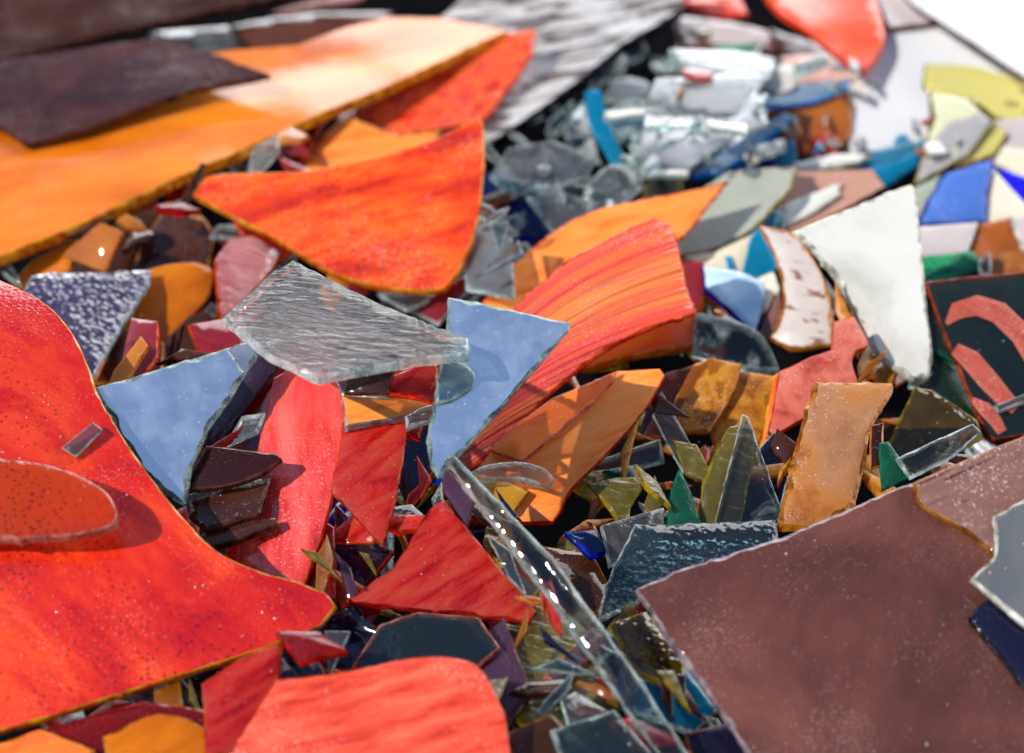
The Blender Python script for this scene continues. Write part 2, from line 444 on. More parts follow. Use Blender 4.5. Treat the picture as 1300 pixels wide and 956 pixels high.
# see-through glass
red_glass = C_('red_glass', ['c41016', 'f03024', 'f44c38', 'f4603c'], body=.62, refr=.2, scale=55, stretch=4, rot=35, bump=('seedy', .5), wide=.17)  # spread of reds painted in where reflections stay weak
deep_red = C_('deep_red', ['b00c10', 'e42018'], body=.3, refr=.2, scale=20)
crimson_glass = C_('crimson_glass', ['c83848', 'e05058'], body=.4, refr=.2, scale=20)
red_orange_glass = C_('red_orange_glass', ['f04a14', 'f8641c'], body=.5, refr=.2, scale=20, bump=('seedy', .4), spots=('7a0c14', 620, .34))
violet_glass = C_('violet_glass', ['8a5c84', '9c6c90'], body=.3, scale=30)
pink_drop = C_('pink_drop', ['d8283c', 'f08080', 'e04a54'], body=.4, refr=.2, bump=('ripple', .8), scale=50, gloss=1.6)
purple_texture = C_('purple_texture', ['545088', '8a7aa4', '3c3c6c'], body=.22, refr=.25, bump=('hammer', 1.0), scale=30, gloss=1.6)
amber_glass = C_('amber_glass', ['e09020', 'c87010'], body=.35, refr=.3, scale=30, bump=('ripple', .4))
brown_glass = C_('brown_glass', ['4c2410', '8c5028', '6c3c20'], body=.3, refr=.15, scale=40, bump=('soft', .6))
yellow_glass = C_('yellow_glass', ['ffcc30', 'f0b020'], body=.65, refr=.3, scale=30, bump=('ripple', .6))
olive_glass = C_('olive_glass', ['6c5c14', 'a89838', '8a7c30'], body=.34, refr=.2, scale=50, bump=('ripple', .6))
olive_gold = C_('olive_gold', ['9c7c1c', '7a5c18', 'b89428'], body=.25, refr=.2, scale=60, bump=('hammer', .9), gloss=1.4)
dark_green = C_('dark_green', ['1a5c48', '2c7860'], body=.18, refr=.2, scale=30, bump=('grain', .8), gloss=1.3)
green_glass = C_('green_glass', ['1f8a64', '3aa47c'], body=.25, refr=.2, scale=30, bump=('grain', .8))
clear_glass = C_('clear_glass', ['dfe8e6', 'f0f4f2'], body=.0, refr=.35, scale=20, bump=('soft', .4))
clear_hammer = C_('clear_hammer', ['dce2e4', 'f8f8f6'], body=.06, refr=.35, scale=30, bump=('hammer', .6), gloss=.85)
clear_ripple = C_('clear_ripple', ['d4d0ce', 'f4f2f0'], body=.04, refr=.12, scale=30, bump=('ripple', .8), gloss=.3)
clear_blue = C_('clear_blue', ['a4c4d0', 'c0d8e0'], body=.03, refr=.35, scale=20, bump=('hammer', .5), gloss=1.0)
smoke_glass = C_('smoke_glass', ['b8b4b8', 'd8d4d8'], body=.08, refr=.3, scale=30, bump=('seedy', .5), gloss=1.2)
milky_grey = C_('milky_grey', ['c8d0d4', 'e4e8ea'], body=.22, refr=.1, scale=30, bump=('grain', .2), gloss=1.0)
milky_lilac = O_('milky_lilac', ['a4a8b0', 'b4b8c0'], scale=30, stretch=8, rot=60, rough=.15, bump=('seedy', .5), see=.3)
steel_sheet = O_('steel_sheet', ['7c94ac', '9cb0c6'], scale=20, rough=.06, see=.35)
sage_grey = O_('sage_grey', ['a6aa98', 'b8bcab', '9ca494'], scale=30, rough=.12, bump=('ripple', .6), see=.2, transl=.2)
teal_glass = C_('teal_glass', ['0c9cc8', '18b8e4'], body=.55, refr=.2, scale=30)
cyan_glass = C_('cyan_glass', ['6cc0dc', '48b4e0'], body=.5, refr=.2, scale=20)
blue_glass = C_('blue_glass', ['1c48a0', '2860c0'], body=.2, refr=.2, scale=20)
navy_glass = C_('navy_glass', ['24284c', '3c3c6a', '2c2444'], body=.3, refr=.15, scale=30, bump=('soft', .6))
greenish_clear = C_('greenish_clear', ['688480', '84a098', '5a7472'], body=.05, refr=.3, scale=30, bump=('seedy', .7), gloss=1.3)
brown_transp = C_('brown_transp', ['50201a', '6c3028'], body=.4, refr=.1, scale=10)
mirror_blue = mirror('mirror_blue', 'ffffff')
# broken edges; light piped through the glass is put into these colours
e_orange = E_('e_orange', 'ffa820', body=.9); e_red = E_('e_red', 'e8501c', body=.75); e_deepred = E_('e_deepred', 'c02818', body=.6)
e_clear = E_('e_clear', 'c8d4d0', body=.5); e_brown = E_('e_brown', '6c3a26', body=.8); e_dark = E_('e_dark', '1c1628', body=.9)
e_white = E_('e_white', 'd8d2c2', body=.95, rough=.3); e_amber = E_('e_amber', 'd88a28', body=.7); e_teal = E_('e_teal', '14b0e0', body=.9)
e_blue = E_('e_blue', '2c9cff', body=1.0); e_deepblue = E_('e_deepblue', '1030b0', body=.7); e_green = E_('e_green', '1c8a68', body=.5)
e_olive = E_('e_olive', 'a89020', body=.6); e_pink = E_('e_pink', 'ee8a74', body=.7); e_mirror = E_('e_mirror', 'b8ccc6', body=.5)
e_plate = E_('e_plate', 'c4acb0', body=.6)

# fan-ribbed sheet: its own material, ridges run along the piece
def make_ribbed():
    s = NT('ribbed')
    sp = s.n('ShaderNodeSeparateXYZ'); s.l(s.raw, sp.inputs[0])
    X = s.mathn('ADD', sp.outputs[0], .082); Y = s.mathn('ADD', sp.outputs[1], .085)
    th = s.mathn('ARCTAN2', Y, X)
    R = s.mathn('SQRT', s.mathn('ADD', s.mathn('MULTIPLY', X, X), s.mathn('MULTIPLY', Y, Y)), 0)
    ph = s.mathn('ADD', th, s.mathn('MULTIPLY', R, 3.6))            # ridges fan out and curl
    ph = s.mathn('ADD', ph, s.mathn('MULTIPLY', s.noise(s.vec, 9, 1), .06))
    cmb = s.n('ShaderNodeCombineXYZ'); s.l(s.mathn('MULTIPLY', ph, .30), cmb.inputs[0]); s.l(s.mathn('MULTIPLY', R, .07), cmb.inputs[1])
    w = s.n('ShaderNodeTexNoise'); w.inputs['Scale'].default_value = 150; w.inputs['Detail'].default_value = 1.5; s.l(cmb.outputs[0], w.inputs['Vector'])
    f = s.n('ShaderNodeTexNoise'); f.inputs['Scale'].default_value = 26; f.inputs['Detail'].default_value = 4; s.l(cmb.outputs[0], f.inputs['Vector']); f = f.outputs['Fac']
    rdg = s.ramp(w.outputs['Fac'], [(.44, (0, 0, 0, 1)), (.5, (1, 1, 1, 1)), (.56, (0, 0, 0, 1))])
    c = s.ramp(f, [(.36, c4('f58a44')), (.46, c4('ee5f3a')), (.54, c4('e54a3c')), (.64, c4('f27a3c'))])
    c = s.mixc(s.mathn('MULTIPLY', rdg, .55), c, c4('c04a58'))  # crimson lines painted along the ridges to strengthen their shading
    c, r = s.dust(c, .14, .35)
    h = s.mathn('ADD', s.mathn('MULTIPLY', w.outputs['Fac'], 2.0), s.mathn('MULTIPLY', s.noise(s.vec, 400, 3), .12))
    nb = s.bump(h, 1.0, .0022)
    p = s.n('ShaderNodeBsdfPrincipled'); s.l(c, p.inputs['Base Color']); s.l(r, p.inputs['Roughness']); s.l(nb, p.inputs['Normal'])
    t = s.n('ShaderNodeBsdfTranslucent'); s.l(c, t.inputs['Color'])
    s.l(s.mixs(.2, p.outputs[0], t.outputs[0]), s.out.inputs['Surface']); return s.m
ribbed = make_ribbed()

def arc(axis_deg, amount):
    """slump: the sheet curves along a direction; amount in 1/metre"""
    c, s = math.cos(math.radians(axis_deg)), math.sin(math.radians(axis_deg))
    return lambda x, y: amount*(x*c+y*s)**2
def cup(amount): return lambda x, y: amount*(x*x+y*y)

S = shard
SH = 'glass_shard'; SHT = 'glass_sheet'; CH = 'glass_chip'
CLUT = []
_cr = random.Random(21)
KN = ['sliver', 'long piece', 'chunk']
def clutter(x0, y0, x1, y1, n, pal, smin=22, smax=60, amax=26):
    """small loose pieces laid between the traced ones"""
    for _ in range(n):
        m, e, w = _cr.choice(pal)
        cx, cy = _cr.uniform(x0, x1), _cr.uniform(y0, y1)
        kd = _cr.choices([0, 1, 2], [6, 4, 2])[0]
        L = _cr.uniform(smin, smax)*.5*(.6+.4*min(1, cy/500)); el = (.16, .36, .7)[kd]*_cr.uniform(.8, 1.2)
        rot = _cr.uniform(0, math.pi); k = _cr.choice([3, 4, 4, 5])
        pts = []
        for i in range(k):
            t = (i+_cr.uniform(-.3, .3))/k*math.tau
            X, Y = math.cos(t)*L, math.sin(t)*L*el
            pts.append((cx+X*math.cos(rot)-Y*math.sin(rot), cy+(X*math.sin(rot)+Y*math.cos(rot))*.8))
        o, _t, _h = shard('glass_fragment', 'x', 'glass fragment', m, e, pts, a=_cr.uniform(0, amax), b=_cr.uniform(-16, 16), th=_cr.choice([1.6, 2, 2.5]), spacing=9, wave=.05, inset=.25, chip=.2)
        sp = SHARDS.pop(); CLUT.append((o, w, KN[kd], cx, cy, L, sp[4]))
GL = {'clear': [(clear_hammer, e_clear, 'pebbled clear'), (clear_glass, e_clear, 'clear'), (milky_grey, e_clear, 'milky grey'), (clear_blue, e_clear, 'bluish clear'), (smoke_glass, e_clear, 'smoky'), (clear_ripple, e_clear, 'rippled clear')]}
GL['dark'] = [(navy_glass, e_dark, 'navy'), (brown_glass, e_brown, 'brown see-through'), (deep_red, e_deepred, 'deep red'), (olive_glass, e_olive, 'olive'), (smoke_glass, e_clear, 'smoky'), (violet_glass, e_brown, 'violet')]
GL['amber'] = [(amber_glass, e_amber, 'amber'), (olive_glass, e_olive, 'olive'), (dark_green, e_green, 'dark green'), (brown_glass, e_brown, 'brown see-through'), (golden, e_amber, 'golden')]
GL['red'] = [(deep_red, e_deepred, 'deep red'), (brown_glass, e_brown, 'brown see-through'), (crimson_glass, e_red, 'crimson'), (clear_ripple, e_clear, 'rippled clear'), (amber_mottle, e_amber, 'amber brown')]
HOLLOW.update(['navy_glass', 'brown_glass', 'deep_red', 'blue_glass', 'olive_glass', 'brown_transp', 'violet_glass', 'smoke_glass', 'dark_green', 'yellow_glass'])
# ---------- deepest pieces first ----------
# back left
S(SHT, 'dark brown glass sheet lying behind all others at the blurred top left', 'glass sheet', brown_blur, e_brown, [(-60,-60),(470,-70),(380,-10),(250,18),(130,44),(-60,90)], a=17, th=4, lift=14)
S(SH, 'dark smoky glass sliver with glints between brown sheets and the large orange sheet', 'glass shard', smoke_glass, e_clear, [(190,40),(300,33),(350,62),(240,72)], a=8, th=3)
S(SH, 'copper brown glass strip behind the large orange sheet near the top edge', 'glass shard', brown_plate, e_brown, [(290,32),(390,16),(500,14),(480,32),(400,54),(320,60)], a=10, th=3)
S(SH, 'small copper coloured glass piece right of the dark brown back sheet', 'glass shard', coral_frost, e_brown, [(340,16),(420,-6),(480,-12),(450,3),(360,20)], a=12, th=3)
# back centre
S(SH, 'rust brown glass shard at the back right of the dark streaked sheet', 'glass shard', brown_plate, e_brown, [(855,20),(930,28),(995,42),(990,66),(862,60)], a=8, th=3)
S(SH, 'blurred orange red chip at the very back beside the dark streaked sheet', 'glass shard', coral_flat, e_red, [(862,0),(935,-12),(950,18),(905,24)], a=14, th=3)
S(SH, 'small dark green glass piece behind the clear and grey chips', 'glass shard', green_slab, e_green, [(903,60),(962,50),(956,70),(920,76)], a=20, th=3)
S(SH, 'dark maroon shard under the tip of the blurred red curved piece', 'glass shard', brown_dark, e_brown, [(975,35),(1045,58),(1075,92),(1000,85)], a=10, th=3)
S(SH, 'pale salmon glass piece tucked under the blurred red curved piece', 'glass shard', pink_brown, e_clear, [(990,72),(1050,66),(1100,95),(1075,112),(1005,110)], a=10, th=3)
S(SHT, 'soft grey white glass sheet standing right of the blurred red curved piece', 'glass sheet', white_swirl, e_white, [(1098,25),(1190,32),(1300,104),(1255,100),(1184,84),(1178,180),(1080,196),(1068,140),(1090,95)], a=22, th=4)
S(SHT, 'grey brown narrow glass strip at the top right behind the white sheets', 'glass sheet', lilac_grey, e_brown, [(1100,-20),(1150,-20),(1190,28),(1130,34)], a=12, th=3)
S(SHT, 'large white glass sheet with brown edge filling the top right corner', 'glass sheet', white_swirl, e_brown, [(1128,-30),(1360,-45),(1360,130),(1300,97),(1215,44),(1160,8)], a=14, b=-8, th=2.5, lift=4)
S(SH, 'red orange curved glass piece blurred at the top between grey chips and white sheets', 'glass shard', red_far, e_red, [(955,-30),(1100,-30),(1116,10,1),(1122,52,1),(1098,92),(1078,82,1),(1030,44,1),(985,12,1)], a=14, th=3.5, bend=arc(0, 3))
S(SH, 'olive glass shard with dark swirls below the large white sheet on the right', 'glass shard', olive_swirl, e_olive, [(1174,80),(1240,84,1),(1320,106),(1320,150),(1272,152,1),(1235,128,1),(1188,122),(1172,108)], a=22, th=3)
S(SH, 'pale pinkish glass piece at the right border beside the swirled shards', 'glass shard', lilac_grey, e_white, [(1262,152),(1340,145),(1340,200),(1270,188)], a=20, th=3)
S(SH, 'amber flecked olive chip between the cream swirled shard and the pinkish piece', 'glass shard', olive_swirl, e_amber, [(1262,152),(1280,168),(1262,196),(1212,214),(1206,200),(1230,165)], a=24, th=3)
S(SH, 'cream glass shard with grey swirls pointing down towards the big white shard', 'glass shard', cream_swirl, e_olive, [(1180,116),(1228,124),(1262,154),(1228,198),(1160,236),(1172,190),(1186,150)], a=27, th=3)
S(SH, 'cream coloured glass piece at the right border above the cobalt chip', 'glass shard', cream, e_white, [(1262,205),(1272,186),(1340,190),(1340,240),(1300,228)], a=24, th=3)
S(SH, 'saturated cobalt blue chip at the right border', 'glass shard', cobalt, e_deepblue, [(1256,208),(1340,236),(1340,290),(1300,262)], a=27, th=3)
S(SH, 'beige glass triangle right of the matt blue shard', 'glass shard', cream, e_white, [(1250,212),(1262,215),(1305,262),(1305,278),(1248,286)], a=28, th=3)
S(SH, 'brown amber glass piece below the beige triangle at the right', 'glass shard', amber_brown, e_amber, [(1238,284),(1288,274),(1340,300),(1340,350),(1250,352),(1226,325)], a=27, th=3)
S(SH, 'pale grey lilac piece at the right border over the brown amber piece', 'glass shard', lilac_grey, e_white, [(1284,276),(1340,262),(1340,330),(1300,316)], a=27, th=3)
S(SH, 'grey lilac glass plate under the matt blue shard', 'glass shard', lilac_grey, e_white, [(1160,288),(1242,281),(1228,323),(1162,327)], a=27, th=3)
S(SH, 'muted grey green sliver between big white shard and matt blue shard', 'glass shard', sage_grey, e_green, [(1158,240),(1196,218),(1178,270),(1162,280)], a=27, th=3)
S(SH, 'matt cornflower blue glass shard right of the big white shard', 'glass shard', blue_matte, e_deepblue, [(1165,286),(1178,252),(1200,220),(1262,200),(1255,240),(1252,281)], a=29, th=3)
S(SH, 'glossy dark and bright green slab below the grey lilac plate', 'glass shard', green_slab, e_green, [(1162,326),(1238,319),(1246,330),(1244,344),(1170,362)], a=31, th=4)
S(CH, 'small clear brownish chip at the right end of the green slab', 'glass chip', smoke_glass, e_clear, [(1242,332),(1258,318),(1259,346),(1246,348)], a=33, th=2)

# grey and clear chips, back middle
clutter(780, 70, 1090, 230, 34, GL['clear'], 24, 70, 8)
clutter(860, 20, 1000, 80, 8, GL['dark'], 20, 50, 10)
S(SH, 'amber brown curved glass behind the blue edged plates', 'glass shard', amber_mottle, e_amber, [(966,138),(1020,122),(1076,114),(1083,140,1),(1076,180,1),(1050,196),(1008,190),(990,160)], a=25, th=3)
S(CH, 'round red orange spot of glass on the amber curved piece', 'glass chip', red_orange_glass, e_red, [(1030,178,1),(1045,168,1),(1064,172,1),(1068,188,1),(1050,198,1),(1034,194,1)], a=27, th=2.5)
S(SH, 'slate blue plate with a blue edge lying on the amber curved piece', 'glass shard', steel_sheet, e_blue, [(960,118),(1008,106),(1080,98),(1072,112,1),(1030,128,1),(970,137)], a=16, th=2.5)
S(CH, 'rounded whitish chip on the slate plate with blue edge', 'glass chip', white_opal, e_white, [(972,92,1),(990,82,1),(1010,84,1),(1012,104,1),(998,115,1),(974,111,1)], a=25, th=3)
S(CH, 'thin clear glass rod catching the light under the red curved piece', 'glass chip', clear_glass, e_clear, [(1008,80),(1048,66),(1052,76),(1012,92)], a=8, th=4)
S(SH, 'grey translucent plate behind the milky grey chips', 'glass shard', milky_grey, e_clear, [(850,62),(930,64),(986,74),(978,96),(938,100),(868,84)], a=3, b=16, th=2.5, inset=.25, wave=.05)
S(SH, 'large milky grey plate in the blurred clear glass heap', 'glass shard', milky_grey, e_clear, [(832,100),(940,92),(972,98),(935,152),(868,146),(822,128)], a=5, b=-6, th=2.5, inset=.25, wave=.05)
S(CH, 'small orange tipped chip on the milky grey plates', 'glass chip', pink_drop, e_red, [(866,84),(900,86),(906,94),(898,99),(868,94)], a=18, th=2.5)
S(SH, 'grey shard wedged right of the large milky grey plate', 'glass shard', milky_grey, e_clear, [(960,112),(976,156),(950,166),(902,158),(938,146)], a=8, b=16, th=2.5, inset=.25, wave=.05)
S(SH, 'oval grey glass chip at the tip of the dark streaked sheet edge', 'glass shard', milky_grey, e_clear, [(776,102),(800,98,1),(824,106,1),(818,122,1),(790,130),(768,126)], a=18, b=10, th=2.5, inset=.25, wave=.05)
S(SH, 'dull clear plate under the lilac white ribbed plate', 'glass shard', clear_blue, e_clear, [(758,140),(830,134),(862,150),(826,168),(778,172)], a=16, th=3)
S(SH, 'lilac white finely ribbed plate with a bright front edge', 'glass shard', milky_lilac, e_clear, [(816,168),(905,163),(934,172),(892,200),(876,212),(814,208)], a=3, b=16, th=2.5, inset=.25, wave=.05)
S(SH, 'clear plate with white glare above the lilac white ribbed plate', 'glass shard', clear_hammer, e_clear, [(820,142),(880,146),(946,156),(936,166),(866,160),(818,160)], a=0, b=8, th=2.5)
S(CH, 'clear upright splinter left of the lilac white ribbed plate', 'glass chip', clear_glass, e_clear, [(802,172),(814,168),(818,236),(806,242)], a=12, b=16, th=2.5)
S(SH, 'teal blue glass strip standing in the clear heap beside the dark streaked sheet', 'glass shard', teal_glass, e_teal, [(742,116),(762,112),(770,148),(798,212),(778,210),(750,160)], a=34, th=3)
S(SH, 'thin clear chip behind the teal strip', 'glass chip', clear_glass, e_clear, [(715,150),(740,128),(752,170),(760,205),(722,190)], a=6, b=-6, th=2.5)
S(SH, 'light blue squarish chip under the bright blue edged plate', 'glass shard', cyan_glass, e_teal, [(992,180),(1008,174),(1015,213),(986,214)], a=33, th=3)
S(SH, 'dark blue sliver in shadow under the bright blue edged plate', 'glass shard', blue_glass, e_deepblue, [(930,214),(960,190),(992,184),(986,214)], a=20, th=3)
S(SH, 'steel grey plate with a bright blue edge pointing up to the right', 'glass shard', steel_sheet, e_blue, [(878,221),(930,182),(996,143),(1007,148),(964,182),(914,219)], a=24, th=4.5)
S(SH, 'pale cyan glass sheet above the pinkish brown sheet', 'glass shard', cyan_glass, e_teal, [(1086,208),(1112,190),(1176,174),(1174,190),(1112,216)], a=24, th=4)
S(SH, 'bright turquoise glass bar left of the cream swirled shard', 'glass shard', teal_glass, e_teal, [(1110,217),(1168,191),(1166,208),(1124,234)], a=32, th=4)
S(SH, 'white glass splinter across the amber curved piece', 'glass shard', white_opal, e_white, [(1006,206),(1060,194),(1108,196),(1088,206),(1012,217)], a=20, th=3)

S(SHT, 'pinkish brown matt sheet left of the top of the big white shard', 'glass sheet', pink_brown, e_brown, [(1008,217),(1108,216),(1124,238),(1060,272),(1002,296),(982,264)], a=22, th=3)
S(SH, 'torn white glass flake lying on the pinkish brown sheet', 'glass shard', white_opal, e_white, [(986,272),(1000,256),(1058,234),(1070,230),(1064,240),(1068,246),(1034,268),(992,290)], a=25, th=2)
S(SH, 'sea blue sliver between textured sage shard and pinkish sheet', 'glass shard', cyan_glass, e_teal, [(968,288),(984,262),(990,270),(986,288),(970,300)], a=31, th=3)
S(SH, 'cream plate seen below the olive edge of the sage shard', 'glass shard', cream, e_white, [(868,325),(905,320),(956,298),(944,350),(900,345)], a=29, th=3)
S(SH, 'dark teal glass spike left of the bark patterned shard', 'glass shard', teal_glass, e_teal, [(954,300),(964,288),(988,338),(966,352),(942,350)], a=31, th=3)
S(CH, 'small teal splinter on the cream plate', 'glass chip', teal_glass, e_teal, [(920,325),(928,323),(936,345),(928,347)], a=33, th=2)
S(SH, 'cream white glass bit behind the bark patterned shard', 'glass chip', cream, e_white, [(962,352),(982,344),(990,366),(982,400),(966,396)], a=32, th=2.5)
S(CH, 'grey white triangle between bark patterned shard and big white shard', 'glass chip', milky_grey, e_white, [(1046,352),(1070,388),(1054,402)], a=29, th=2.5)

# clear cluster in the middle
clutter(600, 150, 860, 340, 34, GL['clear'], 24, 70, 14)
clutter(800, 90, 1000, 210, 12, GL['clear'], 14, 34, 8)
S(SH, 'dark blue glass lying deep between the curved red shard and the clear cluster', 'glass shard', blue_glass, e_deepblue, [(596,225),(640,215),(690,245),(700,300),(620,300)], a=20, th=3)
S(SH, 'amber edged navy sliver behind the curved red shard', 'glass chip', olive_glass, e_amber, [(600,255),(650,235),(660,245),(605,268)], a=27, th=3)
S(SH, 'clear textured shard under the dark streaked sheet edge', 'glass shard', clear_hammer, e_clear, [(622,226),(645,188),(700,178),(756,200),(744,225),(690,240)], a=24, b=-10, th=2.5, inset=.25, wave=.05)
S(SH, 'clear shard with steel blue end right of the curved red shard', 'glass shard', clear_blue, e_clear, [(622,222),(678,232),(678,242),(640,240)], a=27, th=3)
S(SH, 'long clear hammered triangle pointing down beside the pale orange shard', 'glass shard', clear_hammer, e_clear, [(660,238),(704,238),(760,262),(750,300),(706,300)], a=28, b=-12, th=2.5, inset=.25, wave=.05)
S(SH, 'rough clear chip with rounded top in the centre of the clear cluster', 'glass shard', clear_hammer, e_clear, [(742,244),(758,222,1),(776,209,1),(802,212),(814,240),(790,262),(752,276)], a=30, b=14, th=3, bend=arc(20, -4))
S(SH, 'clear sparkling chip with cream edge left of the sage shard', 'glass shard', clear_ripple, e_olive, [(816,248),(824,224),(862,220),(868,240),(846,252)], a=27, th=3)
S(SH, 'smoky violet clear strip right of the curved red shard', 'glass shard', smoke_glass, e_clear, [(598,306),(655,270),(668,280),(628,318),(600,330)], a=28, th=3)
for _i, (_lb, _p) in enumerate([  # opaque white strips added to stand for glare on clear edges
    ('short white strip added as edge glare just right of the teal blue strip', [(766,141),(818,136),(820,145),(768,150)]),
    ('long white strip added as edge glare along the front of the milky grey plates', [(896,151),(950,158),(948,170),(896,161)]),
    ('white glare strip added at the foot of the lilac white ribbed plate', [(812,212),(876,214),(874,222),(814,221)]),
    ('white glare strip added under the bright blue edge', [(958,184),(996,174),(998,183),(962,195)]),
    ('small white glare strip added in front of the slate blue plate', [(1078,104),(1106,116),(1102,124),(1076,112)])]):
    S(CH, _lb, 'edge glare strip', white_opal, e_clear, _p, a=8, th=2.5, inset=.8, lift=1)
clutter(650, 130, 1000, 300, 22, GL['clear'], 20, 60, 30)
GL['pale'] = [(white_opal, e_white, 'white'), (milky_grey, e_clear, 'milky grey'), (cyan_glass, e_teal, 'pale cyan'), (clear_hammer, e_clear, 'pebbled clear'), (smoke_glass, e_clear, 'smoky'), (amber_mottle, e_amber, 'amber')]
clutter(1010, 60, 1190, 230, 14, GL['pale'], 18, 48, 24)
clutter(1150, 150, 1300, 340, 9, GL['pale'], 16, 34, 30)
clutter(860, 60, 1080, 210, 16, GL['pale'], 16, 44, 30)
S(SHT, 'sage grey rippled shard with a curved olive edge', 'glass shard', sage_grey, e_olive, [(852,262),(925,218),(970,212),(1012,211),(1004,238,1),(980,268,1),(946,298,1),(905,318,1),(860,326),(840,300)], a=27, th=3.5)
S(SH, 'clear glass strip curving out from under the curved red shard', 'glass shard', smoke_glass, e_clear, [(568,372),(590,345),(625,314),(637,316),(630,345),(602,385),(575,400)], a=32, th=3)
S(SH, 'pale red clear strip beside the bottom corner of the curved red shard', 'glass shard', crimson_glass, e_clear, [(520,392),(545,376),(590,350),(606,356),(575,390),(556,412)], a=30, th=3)
S(SH, 'dark striped clear chip under the bottom rim of the curved red shard', 'glass chip', smoke_glass, e_clear, [(480,372),(540,372),(545,380),(515,395)], a=27, th=3)

# red and dark pieces, left middle
clutter(90, 260, 350, 480, 16, GL['red'], 24, 60)
clutter(230, 480, 560, 760, 18, GL['dark'], 30, 70)
clutter(430, 650, 880, 860, 44, GL['dark'], 30, 80)
clutter(420, 440, 640, 620, 10, GL['red'], 24, 50)
S(SH, 'dark brown see-through shard below the large orange sheet', 'glass shard', brown_glass, e_brown, [(88,346),(118,298),(165,275),(207,262),(210,266),(172,318),(165,346)], a=27, th=3)
S(SH, 'dark brown shard with an orange lit edge left of the curved red shard', 'glass shard', brown_dark, e_amber, [(165,346),(178,312),(209,264),(262,280),(272,300),(264,338),(200,345)], a=28, th=3)
S(SH, 'bright orange shard under the large orange sheet at the left', 'glass shard', orange_sheet, e_orange, [(10,368),(40,330),(99,300),(88,344),(60,352),(28,366)], a=26, th=3)
S(CH, 'clear bent chip with red reflections under the curved red shard', 'glass chip', clear_ripple, e_clear, [(266,300),(276,286),(310,284),(345,312),(336,322),(296,304)], a=27, th=3)
S(SH, 'red glass chip half hidden under the curved red shard', 'glass chip', deep_red, e_red, [(296,280),(330,284),(372,318),(352,334),(310,304)], a=27, th=3)
S(SH, 'long clear sliver between amber curved shard and rippled clear shard', 'glass shard', smoke_glass, e_clear, [(256,398),(268,384),(345,425),(350,442),(330,440)], a=27, th=2.5)
S(SH, 'dark amber glass under the amber curved shard', 'glass shard', brown_glass, e_amber, [(118,486),(140,440),(160,416),(208,434),(206,470),(160,484)], a=24, th=3)
S(SH, 'dark amber plate in shadow left of the rippled clear shard', 'glass shard', brown_glass, e_brown, [(205,470),(206,434),(240,402),(262,392),(330,428),(270,448)], a=22, th=3)
S(SH, 'wine red glass sliver behind the coral red shard', 'glass shard', deep_red, e_deepred, [(286,560),(310,510),(345,462),(372,470),(340,530),(318,600),(290,600)], a=28, th=3)
S(SH, 'see-through violet glass strip left of the coral red shard', 'glass shard', violet_glass, e_brown, [(312,596),(318,540),(345,490),(366,466),(382,478),(350,540),(335,606)], a=29, th=3)
S(SH, 'navy blue shard in shadow under the red pointed shard', 'glass shard', navy_glass, e_dark, [(500,600),(524,530),(556,520),(556,600),(520,650)], a=27, th=3)
S(SH, 'dark wine glass between coral red shard and red triangle', 'glass shard', navy_glass, e_deepred, [(425,640),(470,680),(500,700),(460,750),(425,760)], a=20, th=3)
S(SH, 'deep red shard standing at the right of the coral red shard base', 'glass shard', deep_red, e_deepred, [(398,700),(414,662),(424,668),(426,760),(408,840),(350,850),(372,750)], a=28, th=3)
S(SH, 'coral red streaked shard with a rounded end below the rippled clear shard', 'glass shard', coral, e_red, [(348,480),(372,466),(425,478),(434,500,1),(438,540,1),(434,580,1),(424,620,1),(408,680),(384,748),(300,715),(312,640),(330,560)], a=30, b=-8, th=3)
S(SH, 'dark plum sliver beside the left mirror shard', 'glass shard', plum, e_dark, [(326,440),(358,458),(300,536),(276,570),(258,566),(262,540),(292,505)], a=44, th=3)
S(SH, 'blackish brown shard under the small brown triangle', 'glass shard', brown_dark, e_brown, [(234,628),(300,610),(345,604),(330,650),(262,672),(240,655)], a=18, th=3, lift=1)
S(SH, 'dark shard with a pale scratched edge above the big front red shard', 'glass shard', brown_dark, e_brown, [(250,680),(300,664),(350,656),(352,664),(300,684),(262,694)], a=18, th=3.5, lift=1)
S(SH, 'small brown curved triangle with an orange lit corner', 'glass shard', brown_transp, e_brown, [(262,566),(352,577),(358,583),(330,602,1),(290,616,1),(234,622),(244,592)], a=27, th=3.5, lift=2)
S(SH, 'glossy red orange pointed shard hanging below the pale orange strip', 'glass shard', red_glass, e_red, [(436,534),(480,530),(518,530),(512,580),(500,640),(486,692),(452,658),(420,620),(430,576)], a=36, th=3)
S(SH, 'pale orange strip with a silvery broken edge left of the mirror', 'glass shard', orange_pale, e_clear, [(433,497),(510,500),(555,512),(572,518),(560,522),(514,528),(438,540)], a=26, th=4)
S(CH, 'rough clear chip at the tip of the pale orange strip', 'glass chip', clear_ripple, e_clear, [(514,528),(534,518),(562,510),(574,520),(574,530),(540,536),(516,544)], a=28, th=3)
S(SH, 'dark crumpled clear chip under the lower edge of the rippled clear shard', 'glass shard', smoke_glass, e_clear, [(425,478),(480,474),(500,490),(498,502),(434,498)], a=27, th=2.5)
S(SH, 'sparkling red chip between rippled clear shard and mirror', 'glass shard', red_glass, e_red, [(488,482),(556,452),(556,510),(520,502),(490,500)], a=26, th=3)

